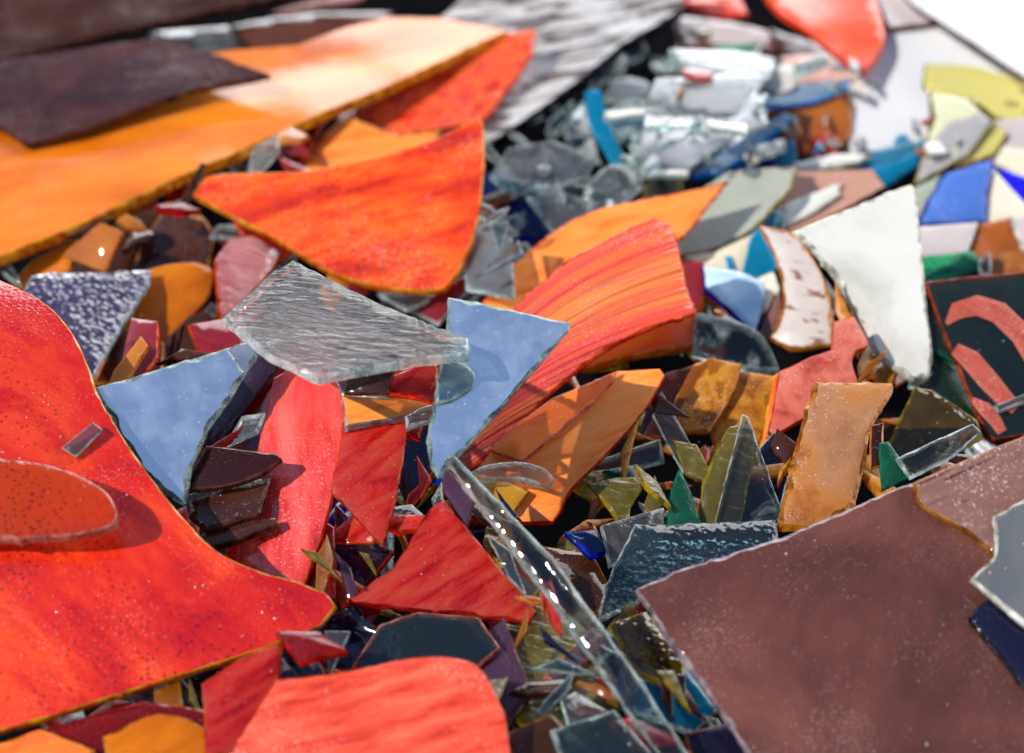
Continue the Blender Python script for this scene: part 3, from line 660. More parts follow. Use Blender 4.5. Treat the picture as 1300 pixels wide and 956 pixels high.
# dim pieces in the hollow along the front
S(SH, 'dim olive plate in the hollow between red triangle and clear rod', 'glass shard', olive_glass, e_olive, [(640,800),(686,742),(745,800),(800,890),(700,950),(640,900)], a=14, th=3)
S(SH, 'dim brown violet shard right of the navy chip at the bottom', 'glass shard', violet_glass, e_brown, [(604,812),(640,784),(676,880),(640,930),(600,890)], a=18, th=3)
S(SH, 'smoky strip with a reddish edge crossing the dim olive plate', 'glass shard', smoke_glass, e_pink, [(690,858),(752,796),(768,808),(716,872)], a=18, th=3)
S(SH, 'dark see-through shard between the big front red tip and the navy chip', 'glass shard', navy_glass, e_pink, [(366,806),(440,772),(482,798),(446,850),(380,852)], a=16, th=3)
S(SH, 'dark teal shard right of the lower end of the clear rod', 'glass shard', teal_glass, e_clear, [(800,832),(858,822),(910,900),(880,930),(806,900)], a=12, th=3)
S(SH, 'dark olive gold shard under the left corner of the maroon plate', 'glass shard', olive_gold, e_olive, [(776,790),(820,776),(868,838),(870,880),(800,850)], a=16, th=3)
S(SH, 'brown see-through plate in the dark hollow right of the clear rod', 'glass shard', brown_glass, e_amber, [(690,692),(752,700),(786,768),(744,780)], a=12, th=3)
S(SH, 'smoky shard with golden edge left of the clear rod in the hollow', 'glass shard', smoke_glass, e_olive, [(620,690),(650,694),(690,742),(672,764),(640,730)], a=16, th=3)
S(SH, 'dark purple plate below the deep red shard at the bottom left', 'glass shard', navy_glass, e_deepred, [(350,862),(362,800),(404,836),(420,862)], a=16, th=3)
clutter(-20, 860, 1000, 1010, 46, GL['dark'], 40, 100)
clutter(-20, 870, 700, 1010, 14, GL['red'], 40, 90)
S(SH, 'dark red plate in the very front under the big glossy red shard', 'glass shard', deep_red, e_deepred, [(40,930),(180,890),(262,900),(300,990),(60,1010)], a=14, th=3)
S(SH, 'orange shard at the lower left corner below the big glossy red shard', 'glass shard', orange_deep, e_orange, [(-60,965),(50,925),(120,950),(70,1030),(-60,1040)], a=18, th=3.5)
S(SH, 'amber curved piece in the very front left of the coral curved shard', 'glass shard', orange_jewel, e_amber, [(130,935),(200,905,1),(262,925,1),(282,985),(220,1020),(140,1000)], a=20, th=3)
S(SH, 'see-through brown shard at the lower edge between coral shard and clear rod', 'glass shard', brown_glass, e_amber, [(640,930),(700,905),(760,960),(740,1020),(650,1020)], a=16, th=3)
S(SH, 'bluish clear shard at the lower edge left of the clear rod', 'glass shard', clear_blue, e_clear, [(700,925),(780,900),(830,960),(800,1010),(722,990)], a=20, th=3)
S(SH, 'dark violet shard at the lower edge under the maroon plate corner', 'glass shard', navy_glass, e_pink, [(870,930),(930,915),(990,1010),(900,1030)], a=14, th=3)
# amber and green field
clutter(740, 460, 1180, 660, 30, GL['amber'], 26, 70)
clutter(860, 320, 1180, 480, 12, GL['clear'], 24, 50)
S(SH, 'crimson glass behind the right end of the ribbed shard', 'glass shard', crimson_glass, e_red, [(866,333),(893,331),(898,345),(890,390),(880,425),(872,380)], a=34, th=3)
S(SH, 'dark red brown glass below the right orange shard', 'glass shard', brown_transp, e_brown, [(842,474),(884,462),(860,510),(835,560),(810,556),(820,520)], a=25, th=3)
S(SH, 'dark amber plate under the square clear shard', 'glass shard', amber_glass, e_amber, [(815,555),(835,520),(868,545),(864,553),(822,556)], a=28, th=3)
S(SH, 'clear amber tinted strip left of the golden shard', 'glass shard', amber_glass, e_amber, [(855,512),(880,462),(906,452),(876,515),(862,536)], a=32, th=3)
S(SH, 'textured amber plate right of the golden shard', 'glass shard', golden, e_amber, [(940,470),(985,476),(975,530),(962,575),(912,580),(902,548)], a=31, th=3)
S(SH, 'orange sliver between amber plate and coral frosted shard', 'glass shard', orange_deep, e_orange, [(982,476),(992,470),(980,548),(964,570),(972,530)], a=33, th=3)
S(SH, 'golden frosted shard in the middle of the amber pieces', 'glass shard', golden, e_amber, [(904,454),(942,462),(934,492),(901,548),(856,548),(862,520),(880,492)], a=33, th=3.5)
S(SH, 'coral frosted shard with a scooped edge behind the tan shard', 'glass shard', coral_frost, e_red, [(990,470),(1008,462),(1030,452),(1056,444),(1058,408),(1084,402),(1102,436,1),(1086,446,1),(1082,462,1),(1092,492),(1036,492),(1024,528),(982,552),(976,546)], a=28, th=3)
S(SH, 'dark clear glass piece between olive triangle and tan shard', 'glass shard', navy_glass, e_clear, [(960,575),(982,548),(1006,566),(1000,610),(990,650),(975,620)], a=25, th=3)
S(SH, 'yellow olive clear shard in front of the amber plate', 'glass shard', olive_glass, e_olive, [(886,666),(892,610),(922,545),(950,530),(962,560),(940,668)], a=34, th=3)
S(SH, 'narrow clear triangle with a bright long edge over the olive shard', 'glass shard', clear_glass, e_clear, [(942,526),(950,530),(1000,668),(906,668)], a=35, th=2)
S(SH, 'narrow green glass blade among the clear shards', 'glass shard', green_glass, e_green, [(862,594),(876,620),(892,666),(848,668),(852,622)], a=34, th=3)
S(CH, 'small salmon pink chip beside the square clear shard', 'glass chip', coral_frost, e_pink, [(884,572),(895,562),(902,572),(896,592),(886,588)], a=33, th=2)
S(CH, 'small orange chip under the salmon pink chip', 'glass chip', orange_deep, e_orange, [(880,606),(896,590),(894,604),(884,610)], a=33, th=2)
S(SH, 'olive glass curl with a gold edge under the short clear bar', 'glass shard', olive_glass, e_olive, [(746,614),(780,606,1),(806,604),(814,620,1),(800,646,1),(804,680),(796,690),(774,645,1)], a=29, th=3, bend=arc(30, 6))
S(SH, 'amber edged dark sliver deep below the olive curl', 'glass chip', brown_glass, e_amber, [(745,660),(756,668),(770,700),(766,706)], a=31, th=3)
S(SH, 'deep blue glass lying in the dark hollow right of the clear rod', 'glass shard', blue_glass, e_deepblue, [(716,676),(756,672),(772,700),(748,708)], a=20, th=3)
S(SH, 'clear hammered shard with sparkles left of the large brown plate', 'glass shard', clear_blue, e_clear, [(806,664),(900,662),(984,660),(990,690),(950,715),(850,745),(800,768),(760,787),(762,768),(778,720)], a=14, th=3)
S(SH, 'square ended clear shard on top of the golden shard', 'glass shard', smoke_glass, e_clear, [(840,497),(868,548),(892,592),(868,600),(829,526)], a=36, th=3, lift=1)
S(SH, 'short clear bar with a red lower edge', 'glass shard', smoke_glass, e_clear, [(738,612),(756,584),(838,556),(843,582)], a=28, th=4)
S(SH, 'tan frosted shard with a yellow top edge', 'glass shard', tan_frost, e_amber, [(1036,484),(1134,485),(1132,500,1),(1106,545,1),(1098,590,1),(1086,640),(1040,672),(986,672),(1004,590),(1022,525)], a=30, th=3.5, inset=1.5)
S(SH, 'thin amber brown strip deep behind the tan shard', 'glass chip', brown_transp, e_amber, [(1106,540),(1122,536),(1122,590),(1104,596)], a=36, th=2)
S(SH, 'dark green glass sheet under the tip of the big white shard', 'glass shard', dark_green, e_dark, [(1172,420),(1200,430),(1232,500),(1245,535),(1215,525),(1160,492),(1184,470)], a=27, th=3)
S(SH, 'olive gold textured shard below the big white shard tip', 'glass shard', olive_gold, e_olive, [(1162,490),(1182,494),(1240,532),(1248,556),(1170,600),(1128,580),(1126,570),(1146,522)], a=28, th=3)
S(CH, 'small green chip at the edge of the large brown plate', 'glass chip', green_glass, e_green, [(1116,562),(1128,560),(1158,602),(1120,622)], a=31, th=2.5)
S(SH, 'clear sliver lying over the olive gold shard', 'glass shard', clear_glass, e_clear, [(1138,580),(1236,536),(1246,548),(1204,582),(1156,606)], a=27, th=2.5)
S(SH, 'black green glass behind the left side of the coral striped shard', 'glass shard', dark_green, e_green, [(1164,360),(1182,356),(1200,410),(1215,460),(1178,440)], a=29, th=3)

# upper-layer pieces
S(SH, 'pearly light blue shard with a deep blue lower edge', 'glass shard', pearl_blue, e_deepblue, [(892,338),(938,344,1),(971,357),(971,382,1),(959,424),(930,396),(895,368)], a=22, b=2, th=3.5)
S(SH, 'brown curved fragment between the pearly blue and bark patterned shards', 'glass chip', brown_plate2, e_brown, [(984,373),(991,376),(992,402,1),(984,424,1),(972,440),(958,426),(972,400)], a=36, th=3)
S(SH, 'white curved shard patterned with brown bark like dashes', 'glass shard', white_bark, e_amber, [(963,286),(1000,292),(1022,312,1),(1040,342,1),(1052,368,1),(1057,400),(1057,438),(1003,444),(977,429),(990,400,1),(994,370,1),(984,328,1)], a=33, b=-12, th=3.5, inset=1.1, bend=arc(0, -4))
S(SHT, 'big white opaque shard pointing down with chalky rims', 'glass sheet', white_opal, e_white, [(1006,292),(1158,232),(1165,240),(1172,330),(1178,400),(1185,455),(1179,478,1),(1167,485),(1140,470,1),(1114,448,1),(1094,412,1),(1060,350),(1028,312)], a=33, b=4, th=4, inset=1.6, chip=1.0)
S(SH, 'flat tipped pale orange shard behind the ribbed shard', 'glass shard', orange_pale, e_red, [(926,228),(880,240,1),(800,256,1),(740,272,1),(690,303,1),(640,345,1),(604,394),(660,420),(740,380),(870,300)], a=31, b=4, th=3)
S(SH, 'orange shard with a thick lit front edge under the ribbed shard', 'glass shard', orange_deep, e_orange, [(884,392),(883,440),(792,453),(744,468),(720,455),(790,400)], a=34, th=5.5, inset=.8)
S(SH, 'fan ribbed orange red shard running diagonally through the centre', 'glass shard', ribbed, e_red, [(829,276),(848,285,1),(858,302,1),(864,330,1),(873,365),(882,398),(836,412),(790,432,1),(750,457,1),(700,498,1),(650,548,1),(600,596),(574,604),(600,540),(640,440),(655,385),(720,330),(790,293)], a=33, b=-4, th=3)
S(SH, 'broad pale orange shard with red edges below the ribbed shard', 'glass shard', orange_pale, e_red, [(784,470),(838,467),(844,476),(812,528,1),(764,582,1),(724,622,1),(712,648),(702,662),(604,664),(586,652),(592,612),(640,552),(700,505)], a=34, th=4)
S(SH, 'thin orange flake with a sparkling tip on the broad pale orange shard', 'glass shard', orange_deep, e_pink, [(784,470),(778,486),(745,518),(700,556),(662,586),(618,572),(640,548),(700,506)], a=35, th=2.5)
S(SH, 'yellow glass lying under the lower end of the clear rod', 'glass shard', yellow_glass, e_amber, [(562,622),(600,600),(640,604),(672,624),(650,652),(604,660),(588,652)], a=33, th=3)
S(CH, 'milky clear curl lying across the broad pale orange shard', 'glass chip', clear_ripple, e_clear, [(596,600),(620,590,1),(660,586,1),(690,594,1),(704,608),(696,618),(664,608,1),(630,608,1),(600,612)], a=33, th=4, lift=2)
S(SHT, 'dark wisped sheet with white glare painted in and a thick navy edge at the top centre', 'glass sheet', glare_wisp, e_dark, [(868,10),(868,-40),(640,-50),(560,20),(600,70),(612,190),(720,112),(790,55)], a=12, b=4, th=7)
S(SH, 'pale orange shard behind the top rim of the curved red shard', 'glass shard', orange_pale, e_orange, [(385,218),(410,172),(440,146),(505,172),(560,165),(530,215),(420,235)], a=31, th=3)
S(SH, 'red mottled shard tucked under the tip of the large orange sheet', 'glass shard', red_mottle, e_red, [(680,37),(676,68),(655,100),(615,152),(560,164),(505,172),(440,146),(520,105),(650,42)], a=22, th=3.5)
S(SHT, 'large orange glass sheet with a glow-coloured front edge at the upper left', 'glass sheet', orange_sheet, e_orange, [(645,40),(560,22),(490,22),(440,34),(380,56),(290,64),(100,100),(-80,130),(-80,358),(75,296),(250,216),(430,134),(540,87)], a=5, th=5.5, chip=.12, lift=4)
S(SHT, 'dark brown glass plate lying on the large orange sheet', 'glass sheet', brown_dark, e_brown, [(343,92),(205,43),(100,60),(-80,90),(-80,136),(0,160),(34,182),(110,160),(250,112)], a=8, b=-3, th=3.5, inset=.9, chip=.1)
S(SHT, 'curved orange red shard with dark specks standing in the centre left', 'glass sheet', red_orange, e_orange, [(245,248),(262,224),(300,219),(380,217,1),(450,206,1),(510,190,1),(560,171,1),(607,148),(613,160,1),(614,205,1),(610,255,1),(600,300,1),(585,338,1),(565,366),(530,368,1),(470,362,1),(415,343,1),(350,303,1),(300,278,1)], a=29, b=-6, th=4, inset=.5, bend=arc(60, -1.6), lift=2)
S(SH, 'pink red glass with blistered white reflections left of the rippled clear shard', 'glass shard', pink_drop, e_red, [(272,330),(292,303),(322,300),(356,322),(344,346),(310,380),(286,402),(278,396)], a=12, b=16, th=3, bend=arc(20, -6))
S(SH, 'amber orange curved shard left of the pink red glass', 'glass shard', orange_jewel, e_amber, [(176,350,1),(210,337,1),(246,334,1),(266,340,1),(271,354,1),(262,380,1),(240,404,1),(209,433),(180,418,1),(156,415),(164,382,1)], a=31, b=10, th=3, bend=arc(40, -5))
S(SH, 'violet grey pebbled shard with a blue band at the left', 'glass shard', purple_texture, e_clear, [(40,349),(58,346),(193,342),(190,358),(158,405),(118,478),(98,455),(70,398),(30,368)], a=10, b=12, th=3.5)
S('mirror_shard', 'sky reflecting mirror shard at the left above the big front red shard', 'mirror shard', mirror_blue, e_mirror, [(120,492),(180,475),(329,428),(330,442),(318,464),(290,508),(264,545),(244,590),(234,640),(190,610),(160,565),(135,520)], a=34, b=8, th=3.5, inset=1.3, chip=.2)
S('mirror_shard', 'upright sky reflecting mirror shard in the centre of the heap', 'mirror shard', mirror_blue, e_mirror, [(569,377),(600,382),(725,409),(722,420),(690,455),(650,502),(600,560),(556,606),(547,592),(541,560),(548,528),(556,480),(566,440)], a=40, b=4, th=3.5, inset=1.3, chip=.2, lift=4)
S(CH, 'clear flake stuck to the left side of the central mirror shard', 'glass chip', clear_glass, e_clear, [(560,456),(590,462,1),(603,476,1),(598,492,1),(574,508),(552,514)], a=42, b=4, th=1.5)
S(SHT, 'clear rippled shard with white sparkle in the centre left', 'glass shard', clear_ripple, e_clear, [(282,402),(345,346),(372,331),(400,344),(470,378),(530,404),(594,427),(594,447),(520,455),(402,478),(340,450)], a=6, b=-4, th=4, lift=2)
S(SH, 'transparent prism like chip with rainbow glints right of the orange shard', 'glass chip', clear_glass, e_clear, [(886,398),(902,401),(946,412,1),(972,432,1),(990,468),(950,465),(882,446),(881,420)], a=31, b=8, th=6)
S(SH, 'red triangle shard half in shadow at the bottom centre', 'glass shard', red_glass, e_deepred, [(563,632),(622,704),(681,776),(672,790),(560,777),(448,764),(442,758),(500,718),(545,645)], a=29, th=3.5)

# patterned glass
pt, tl, th_ = S(SHT, 'dark green clear shard painted with coral arcs at the right border', 'glass sheet', greenish_clear, e_red, [(1175,358),(1240,350),(1345,342),(1345,545),(1262,558),(1250,546),(1222,478),(1194,410)], a=29, b=-4, th=3.5, wave=0, chip=.15)
def strip(c, wid):
    """a painted stroke: widened polyline in photo pixels, on the shard's own surface"""
    L = []; R = []
    for i, p in enumerate(c):
        a = Vector(c[max(0, i-1)]); b = Vector(c[min(len(c)-1, i+1)]); d = (b-a).normalized(); q = Vector((-d.y, d.x))*wid[i]
        L.append((p[0]+q.x, p[1]+q.y)); R.append((p[0]-q.x, p[1]-q.y))
    return [tl(*p) for p in L+R[::-1]]
e_coral = O_('paint_coral', ['983a2c', 'b05442', 'a44434'], scale=40, stretch=5, rot=-40, rough=.25, dust=.3)
part(pt, 'painted_stroke', strip([(1202,412),(1214,396),(1240,389),(1268,398),(1296,425),(1320,465),(1340,500)], [3,11,13,14,14,14,12]), .0009, .0006, [e_coral, e_coral], 'coral arc along the top', wave=0, chip=0, inset=.00015)
part(pt, 'painted_stroke', strip([(1212,444),(1232,458),(1256,486),(1276,508),(1290,520)], [8,13,13,11,8]), .0009, .0006, [e_coral, e_coral], 'short coral band in the middle', wave=0, chip=0, inset=.00015)
part(pt, 'painted_stroke', strip([(1234,508),(1250,520),(1264,536),(1272,550)], [3,9,8,6]), .0009, .0006, [e_coral, e_coral], 'small coral band at the lower left', wave=0, chip=0, inset=.00015)
S(CH, 'narrow frosted splinter lying on the coral striped shard', 'glass chip', smoke_glass, e_clear, [(1262,514),(1310,496),(1340,486),(1340,496),(1268,522)], a=29, b=-4, th=3)

# front layer
S(SHT, 'large maroon brown glass plate covering the lower right', 'glass sheet', brown_plate, e_plate, [(808,748),(855,726),(1000,678),(1160,610),(1350,534),(1350,1060),(1010,1050),(904,886),(850,816)], a=24, b=-2, th=4, inset=1.1, chip=.15)
S(SH, 'streaked brown glass piece lying on the upper part of the maroon plate', 'glass shard', brown_plate2, e_amber, [(1160,613),(1240,578),(1345,535),(1345,650),(1275,652),(1264,702),(1232,676),(1182,648),(1166,636)], a=24, b=-2, th=3)
S(SH, 'dark reflective glass piece at the lower right corner of the maroon plate', 'glass shard', navy_glass, e_dark, [(1230,782),(1262,752),(1345,820),(1345,877),(1300,870)], a=24, b=-2, th=3)
S(SH, 'cloudy grey white glass piece at the right border on the maroon plate', 'glass shard', milky_grey, e_white, [(1264,652),(1285,640),(1345,606),(1345,820),(1300,792),(1232,734),(1264,704)], a=25, b=-3, th=3)
S(SHT, 'big glossy red shard filling the lower left foreground', 'glass sheet', red_front, e_orange, [(-80,340),(0,356),(36,372,1),(70,396,1),(96,430,1),(112,465,1),(130,512,1),(164,566,1),(200,618,1),(238,664,1),(275,700,1),(322,722,1),(380,738,1),(414,752),(427,768),(408,792),(340,820,1),(250,850,1),(160,880),(60,912),(-80,950)], a=27, b=7, th=4, bend=lambda x, y: -4.0*max(0, y-.02)**2-.8*max(0, -y)**2, spacing=6)
S(SH, 'red orange curved lens of glass lying on the big front red shard', 'glass shard', red_orange_glass, e_pink, [(-60,572),(20,582,1),(80,594,1),(130,620,1),(148,648,1),(142,666,1),(110,676,1),(60,682,1),(-60,684)], a=27, b=2, th=5, inset=.8, lift=5, bend=arc(90, -9))
S(CH, 'small grey glassy flake on the big front red shard near the left mirror', 'glass chip', smoke_glass, e_clear, [(78,568),(118,536),(130,545),(96,580)], a=34, b=2, th=1.5)
S(SH, 'navy clear chip with a pinkish edge under the red triangle', 'glass shard', clear_blue, e_pink, [(448,846),(482,792),(530,776),(608,782),(634,820),(600,850)], a=24, th=3)
S(SH, 'orange red stub below the tip of the big front red shard', 'glass shard', red_glass, e_red, [(256,868),(300,838),(350,816),(358,818),(350,900),(320,950),(262,960)], a=27, th=3)
S(SH, 'coral curved shard at the bottom edge of the heap', 'glass shard', coral_flat, e_red, [(290,960),(350,862),(440,852,1),(520,836,1),(576,836,1),(612,852,1),(640,905),(652,975),(560,1000),(400,990)], a=26, th=3.5, bend=arc(90, -3))
S('glass_rod', 'long clear glass rod leaning diagonally across the bottom centre', 'glass rod', clear_glass, e_clear, [(563,582),(575,576),(700,706),(812,862),(892,985),(866,1000),(788,890),(682,738)], a=34, b=-6, th=6, lift=2, chip=.3)

def fill_gaps(n, tries, pick):
    """loose fragments wedged in the hollows: over what lies at the bottom, under the pieces around"""
    done = 0
    for _ in range(tries):
        if done >= n: break
        Z = CAM.z+RD[..., 2]*ZB
        PARR = np.array([PROT[t] for t in range(len(PROT))], float)
        cx, cy = _cr.uniform(0, 1300), _cr.uniform(80, 965)
        i = int((cy+80)/GS); j = int((cx+80)/GS)
        w = 9
        win = Z[max(0, i-w):i+w, max(0, j-w):j+w]
        if win.max()-Z[i, j] < .012: continue
        zn, lst = pick(cx, cy)
        m, e, wd = _cr.choice(lst)
        L = _cr.uniform(22, 60); kd = _cr.choices([0, 1, 2], [6, 5, 2])[0]; el = (.2, .42, .75)[kd]
        rot = _cr.uniform(0, math.pi); k = _cr.choice([3, 4, 4, 5]); pts = []
        for q_ in range(k):
            t = (q_+_cr.uniform(-.3, .3))/k*math.tau
            X, Y = math.cos(t)*L, math.sin(t)*L*el
            pts.append((cx+X*math.cos(rot)-Y*math.sin(rot), cy+X*math.sin(rot)+Y*math.cos(rot)))
        a = _cr.uniform(0, 45); b = _cr.uniform(-25, 25); th = _cr.choice([.0018, .0022, .0028])
        nn, u, v = plane_basis(a, b)
        P0 = ground_hit(cx, cy); ms = inside(pts)
        nd = RD[..., 0]*nn.x+RD[..., 1]*nn.y+RD[..., 2]*nn.z
        if not ms.any() or (nd[ms] > -.08).any(): continue
        T = nn.dot(P0-CAM)/nd
        gapm = ms & (Z < Z[i, j]+.007); rest = ms & ~gapm
        if not gapm.any() or np.mean(PARR[IDB[gapm]]) > .25: continue
        hi = np.min(((ZB-(th+.0006)/np.abs(nd))/T)[gapm])
        lo_ = np.max(((ZB+.0055/np.abs(nd))/T)[rest]) if rest.any() else hi-.02
        if lo_ > hi: continue
        s = max(lo_, hi-.05)
        k2 = nn.dot(P0-CAM)*s
        T2 = k2/nd
        d = ray(cx, cy); O = CAM+d*(k2/nn.dot(d))
        M = Matrix((u, v, nn)).transposed().to_4x4(); M.translation = O
        loc = []
        for pp in pts:
            dd = ray(*pp); q2 = CAM+dd*(k2/nn.dot(dd))-O; loc.append((q2.dot(u), q2.dot(v)))
        me = slab_mesh('glass_fragment', loc, th, [m, e], seed=3000+done, spacing=.01, chip=.0002, wave=.00005, inset=.0003)
        o = bpy.data.objects.new('glass_fragment', me); COL.objects.link(o); o.matrix_world = M
        o['category'] = 'glass fragment'
        nid = len(PROT); PROT[nid] = False; IDB[gapm & (T2 < ZB)] = nid
        ZB[gapm] = np.minimum(ZB[gapm], T2[gapm])
        CLUT.append((o, wd, KN[kd], cx, cy, L, nid)); done += 1
    print('GAPS filled', done)
def pick(px, py):
    if px > 560 and py < 340: return 'clear', GL['clear']
    if px > 720 and py < 660: return 'amber', GL['amber']
    if px < 560 and py < 640: return 'red', GL['red']
    return 'dark', GL['dark']+[(red_glass, e_red, 'bright red'), (clear_blue, e_clear, 'bluish clear'), (amber_glass, e_amber, 'amber')]
fill_gaps(130, 9000, pick)
# ------------------------------------------------------------------ small broken pieces filling the heap below
PAL = {
 'clear': [(clear_hammer, e_clear, 'pebbled clear'), (clear_glass, e_clear, 'clear'), (milky_grey, e_clear, 'milky grey'), (clear_blue, e_clear, 'bluish clear'), (steel_sheet, e_blue, 'steel grey')],
 'red': [(deep_red, e_deepred, 'deep red'), (red_glass, e_red, 'bright red'), (brown_dark, e_brown, 'blackish brown'), (violet_glass, e_brown, 'violet'), (orange_deep, e_orange, 'orange')],
 'dark': [(navy_glass, e_dark, 'navy'), (brown_glass, e_brown, 'brown see-through'), (deep_red, e_deepred, 'deep red'), (olive_glass, e_olive, 'olive'), (smoke_glass, e_clear, 'smoky'), (blue_glass, e_deepblue, 'blue')],
 'amber': [(amber_glass, e_amber, 'amber'), (olive_glass, e_olive, 'olive'), (dark_green, e_green, 'dark green'), (brown_glass, e_brown, 'brown see-through'), (smoke_glass, e_clear, 'smoky'), (golden, e_amber, 'golden')],
 'pale': [(cream, e_white, 'cream'), (lilac_grey, e_white, 'lilac grey'), (white_swirl, e_white, 'white'), (pink_brown, e_brown, 'pinkish brown'), (cyan_glass, e_teal, 'pale cyan')],
}
def zone(px, py):
    if py < 70 and px < 600: return 'dark'
    if px > 1060 and py < 340: return 'pale'
    if px > 590 and py < 350: return 'clear'
    if px > 720 and py < 660: return 'amber'
    if px < 430 and py < 800: return 'red'
    return 'dark'
rnd = random.Random(11)
used = {}
protos = {}
def filler_mesh(kind, pal_i, zn):
    key = (zn, pal_i, kind)
    if key in protos: return protos[key]
    m, e, w = PAL[zn][pal_i]
    k = rnd.randint(3, 6)
    pts = []
    el = {0: .28, 1: .55, 2: .9}[kind]
    for i in range(k):
        t = (i+rnd.uniform(-.28, .28))/k*math.tau
        r = rnd.uniform(.7, 1.1)*.5
        pts.append((math.cos(t)*r, math.sin(t)*r*el))
    size = {0: .038, 1: .028, 2: .022}[kind]
    me = slab_mesh('glass_fragment', [(p[0]*size, p[1]*size) for p in pts], rnd.choice([.0025, .003, .0035]), [m, e], seed=len(protos)+500, spacing=.008, chip=.0005, wave=.0002)
    protos[key] = me
    return me
KIND = ['sliver', 'long piece', 'chunk']
N = 0; tries = 0
cells = {}
while N < 60 and tries < 5000:
    tries += 1
    px = rnd.uniform(-30, 1330); py = rnd.uniform(-20, 1010)
    if py < 130 and rnd.random() < .3: continue
    z = rnd.uniform(-.034, -.006) if py < 600 else rnd.uniform(-.02, -.004)
    p = ground_hit(px, py, z)
    zn = zone(px, py)
    pi = rnd.randrange(len(PAL[zn])); kd = rnd.choices([0, 1, 2], [3, 4, 3])[0]
    # only where the photograph looks between the big pieces
    near = [s for s in SHARDS]
    me = filler_mesh(kd, pi, zn)
    o = bpy.data.objects.new('glass_fragment', me); COL.objects.link(o)
    o.location = p
    o.rotation_euler = (math.radians(rnd.uniform(-10, 55)), math.radians(rnd.uniform(-35, 35)), rnd.uniform(0, math.tau))
    s = rnd.uniform(.7, 1.5); o.scale = (s, s, 1)
    s0 = min(near, key=lambda q: (q[1]-px)**2+(q[2]-py)**2)
    dx, dy = px-s0[1], py-s0[2]
    side = ('right of' if dx > 0 else 'left of') if abs(dx) > abs(dy) else ('in front of' if dy > 0 else 'behind')
    o['_t'] = 0; del o['_t']
    cells[N] = (o, PAL[zn][pi][2], KIND[kd], side, s0[0], s)
    N += 1
vis = np.bincount(IDB[20:-36, 20:-20].ravel(), minlength=len(PROT))
CLUT.sort(key=lambda c: -vis[c[6]])
for c in CLUT[:]:                                  # what lies wholly hidden under other pieces is left out
    if vis[c[6]] < 3 or CLUT.index(c) >= 236:
        bpy.data.objects.remove(c[0]); CLUT.remove(c)
print('CLUT kept', len(CLUT))
for (o, w, kd, px, py, L, _i) in CLUT:
    s0 = min(SHARDS, key=lambda q: (q[1]-px)**2+(q[2]-py)**2)
    dx, dy = px-s0[1], py-s0[2]
    side = ('right of' if dx > 0 else 'left of') if abs(dx) > abs(dy) else ('in front of' if dy > 0 else 'behind')
    cells[len(cells)] = (o, w, kd, side, s0[0], L/18)
SHORT = lambda lb: ' '.join(lb.split()[:7])
seen = {}
for i, (o, colr, kd, side, nb, s) in cells.items():
    sz = 'small ' if s < .9 else ('larger ' if s > 1.2 else '')
    lb = f'{sz}{colr} glass {kd} in the heap {side} the {SHORT(nb)}'
    w = lb.split()
    if w[-1] in ('with', 'at', 'a', 'the', 'of', 'between', 'under', 'behind', 'and', 'in', 'to', 'by', 'on', 'from', 'lying', 'pointing', 'left', 'right', 'out', 'below', 'above', 'beside', 'standing'): w = w[:-1]
    lb = ' '.join(w[:16])
    o['label'] = lb; o['category'] = 'glass fragment'; o['group'] = 'loose glass fragments filling the heap'

# tiny crumbs of glass strewn over everything (nobody could count them)
def crumbs():
    vs = []; fs = []
    r2 = random.Random(5)
    ok = 0
    while ok < 700:
        px = r2.uniform(-20, 1320); py = r2.uniform(60, 960)
        i = int((py+80)/GS); j = int((px+80)/GS)
        if i < 0 or j < 0 or i >= GX.shape[0] or j >= GX.shape[1]: continue
        # cluster them
        if noise.noise(Vector((px*.012, py*.012, 3))) < r2.uniform(-.3, .5): continue
        t = ZB[i, j]
        p = CAM+Vector(ray(px, py))*(t*.9995)
        s = r2.uniform(.00012, .0004)*(1.8 if r2.random() < .06 else 1)
        b = len(vs)
        ax = [Vector((r2.gauss(0, 1), r2.gauss(0, 1), r2.gauss(0, 1))).normalized()*s for _ in range(5)]
        for a in ax: vs.append(tuple(p+a))
        fs += [(b, b+1, b+2), (b, b+2, b+3), (b, b+3, b+1), (b+4, b+2, b+1), (b+4, b+3, b+2), (b+4, b+1, b+3)]
        ok += 1
    me = bpy.data.meshes.new('glass_crumbs'); me.from_pydata(vs, [], fs)
    s = NT('crumb')
    g = s.n('ShaderNodeBsdfGlossy'); g.inputs['Roughness'].default_value = .15; g.inputs['Color'].default_value = (.9, .9, .9, 1)
    d = s.n('ShaderNodeBsdfTranslucent'); d.inputs['Color'].default_value = (.8, .78, .74, 1)
    d2 = s.n('ShaderNodeBsdfDiffuse'); d2.inputs['Color'].default_value = (.8, .78, .74, 1)
    s.l(s.mixs(.35, s.mixs(.5, d.outputs[0], d2.outputs[0]), g.outputs[0]), s.out.inputs['Surface'])
    me.materials.append(s.m)
    o = bpy.data.objects.new('glass_crumbs', me); COL.objects.link(o)
    o['label'] = 'tiny glass crumbs strewn over the broken sheets'; o['category'] = 'glass crumbs'; o['kind'] = 'stuff'
crumbs()

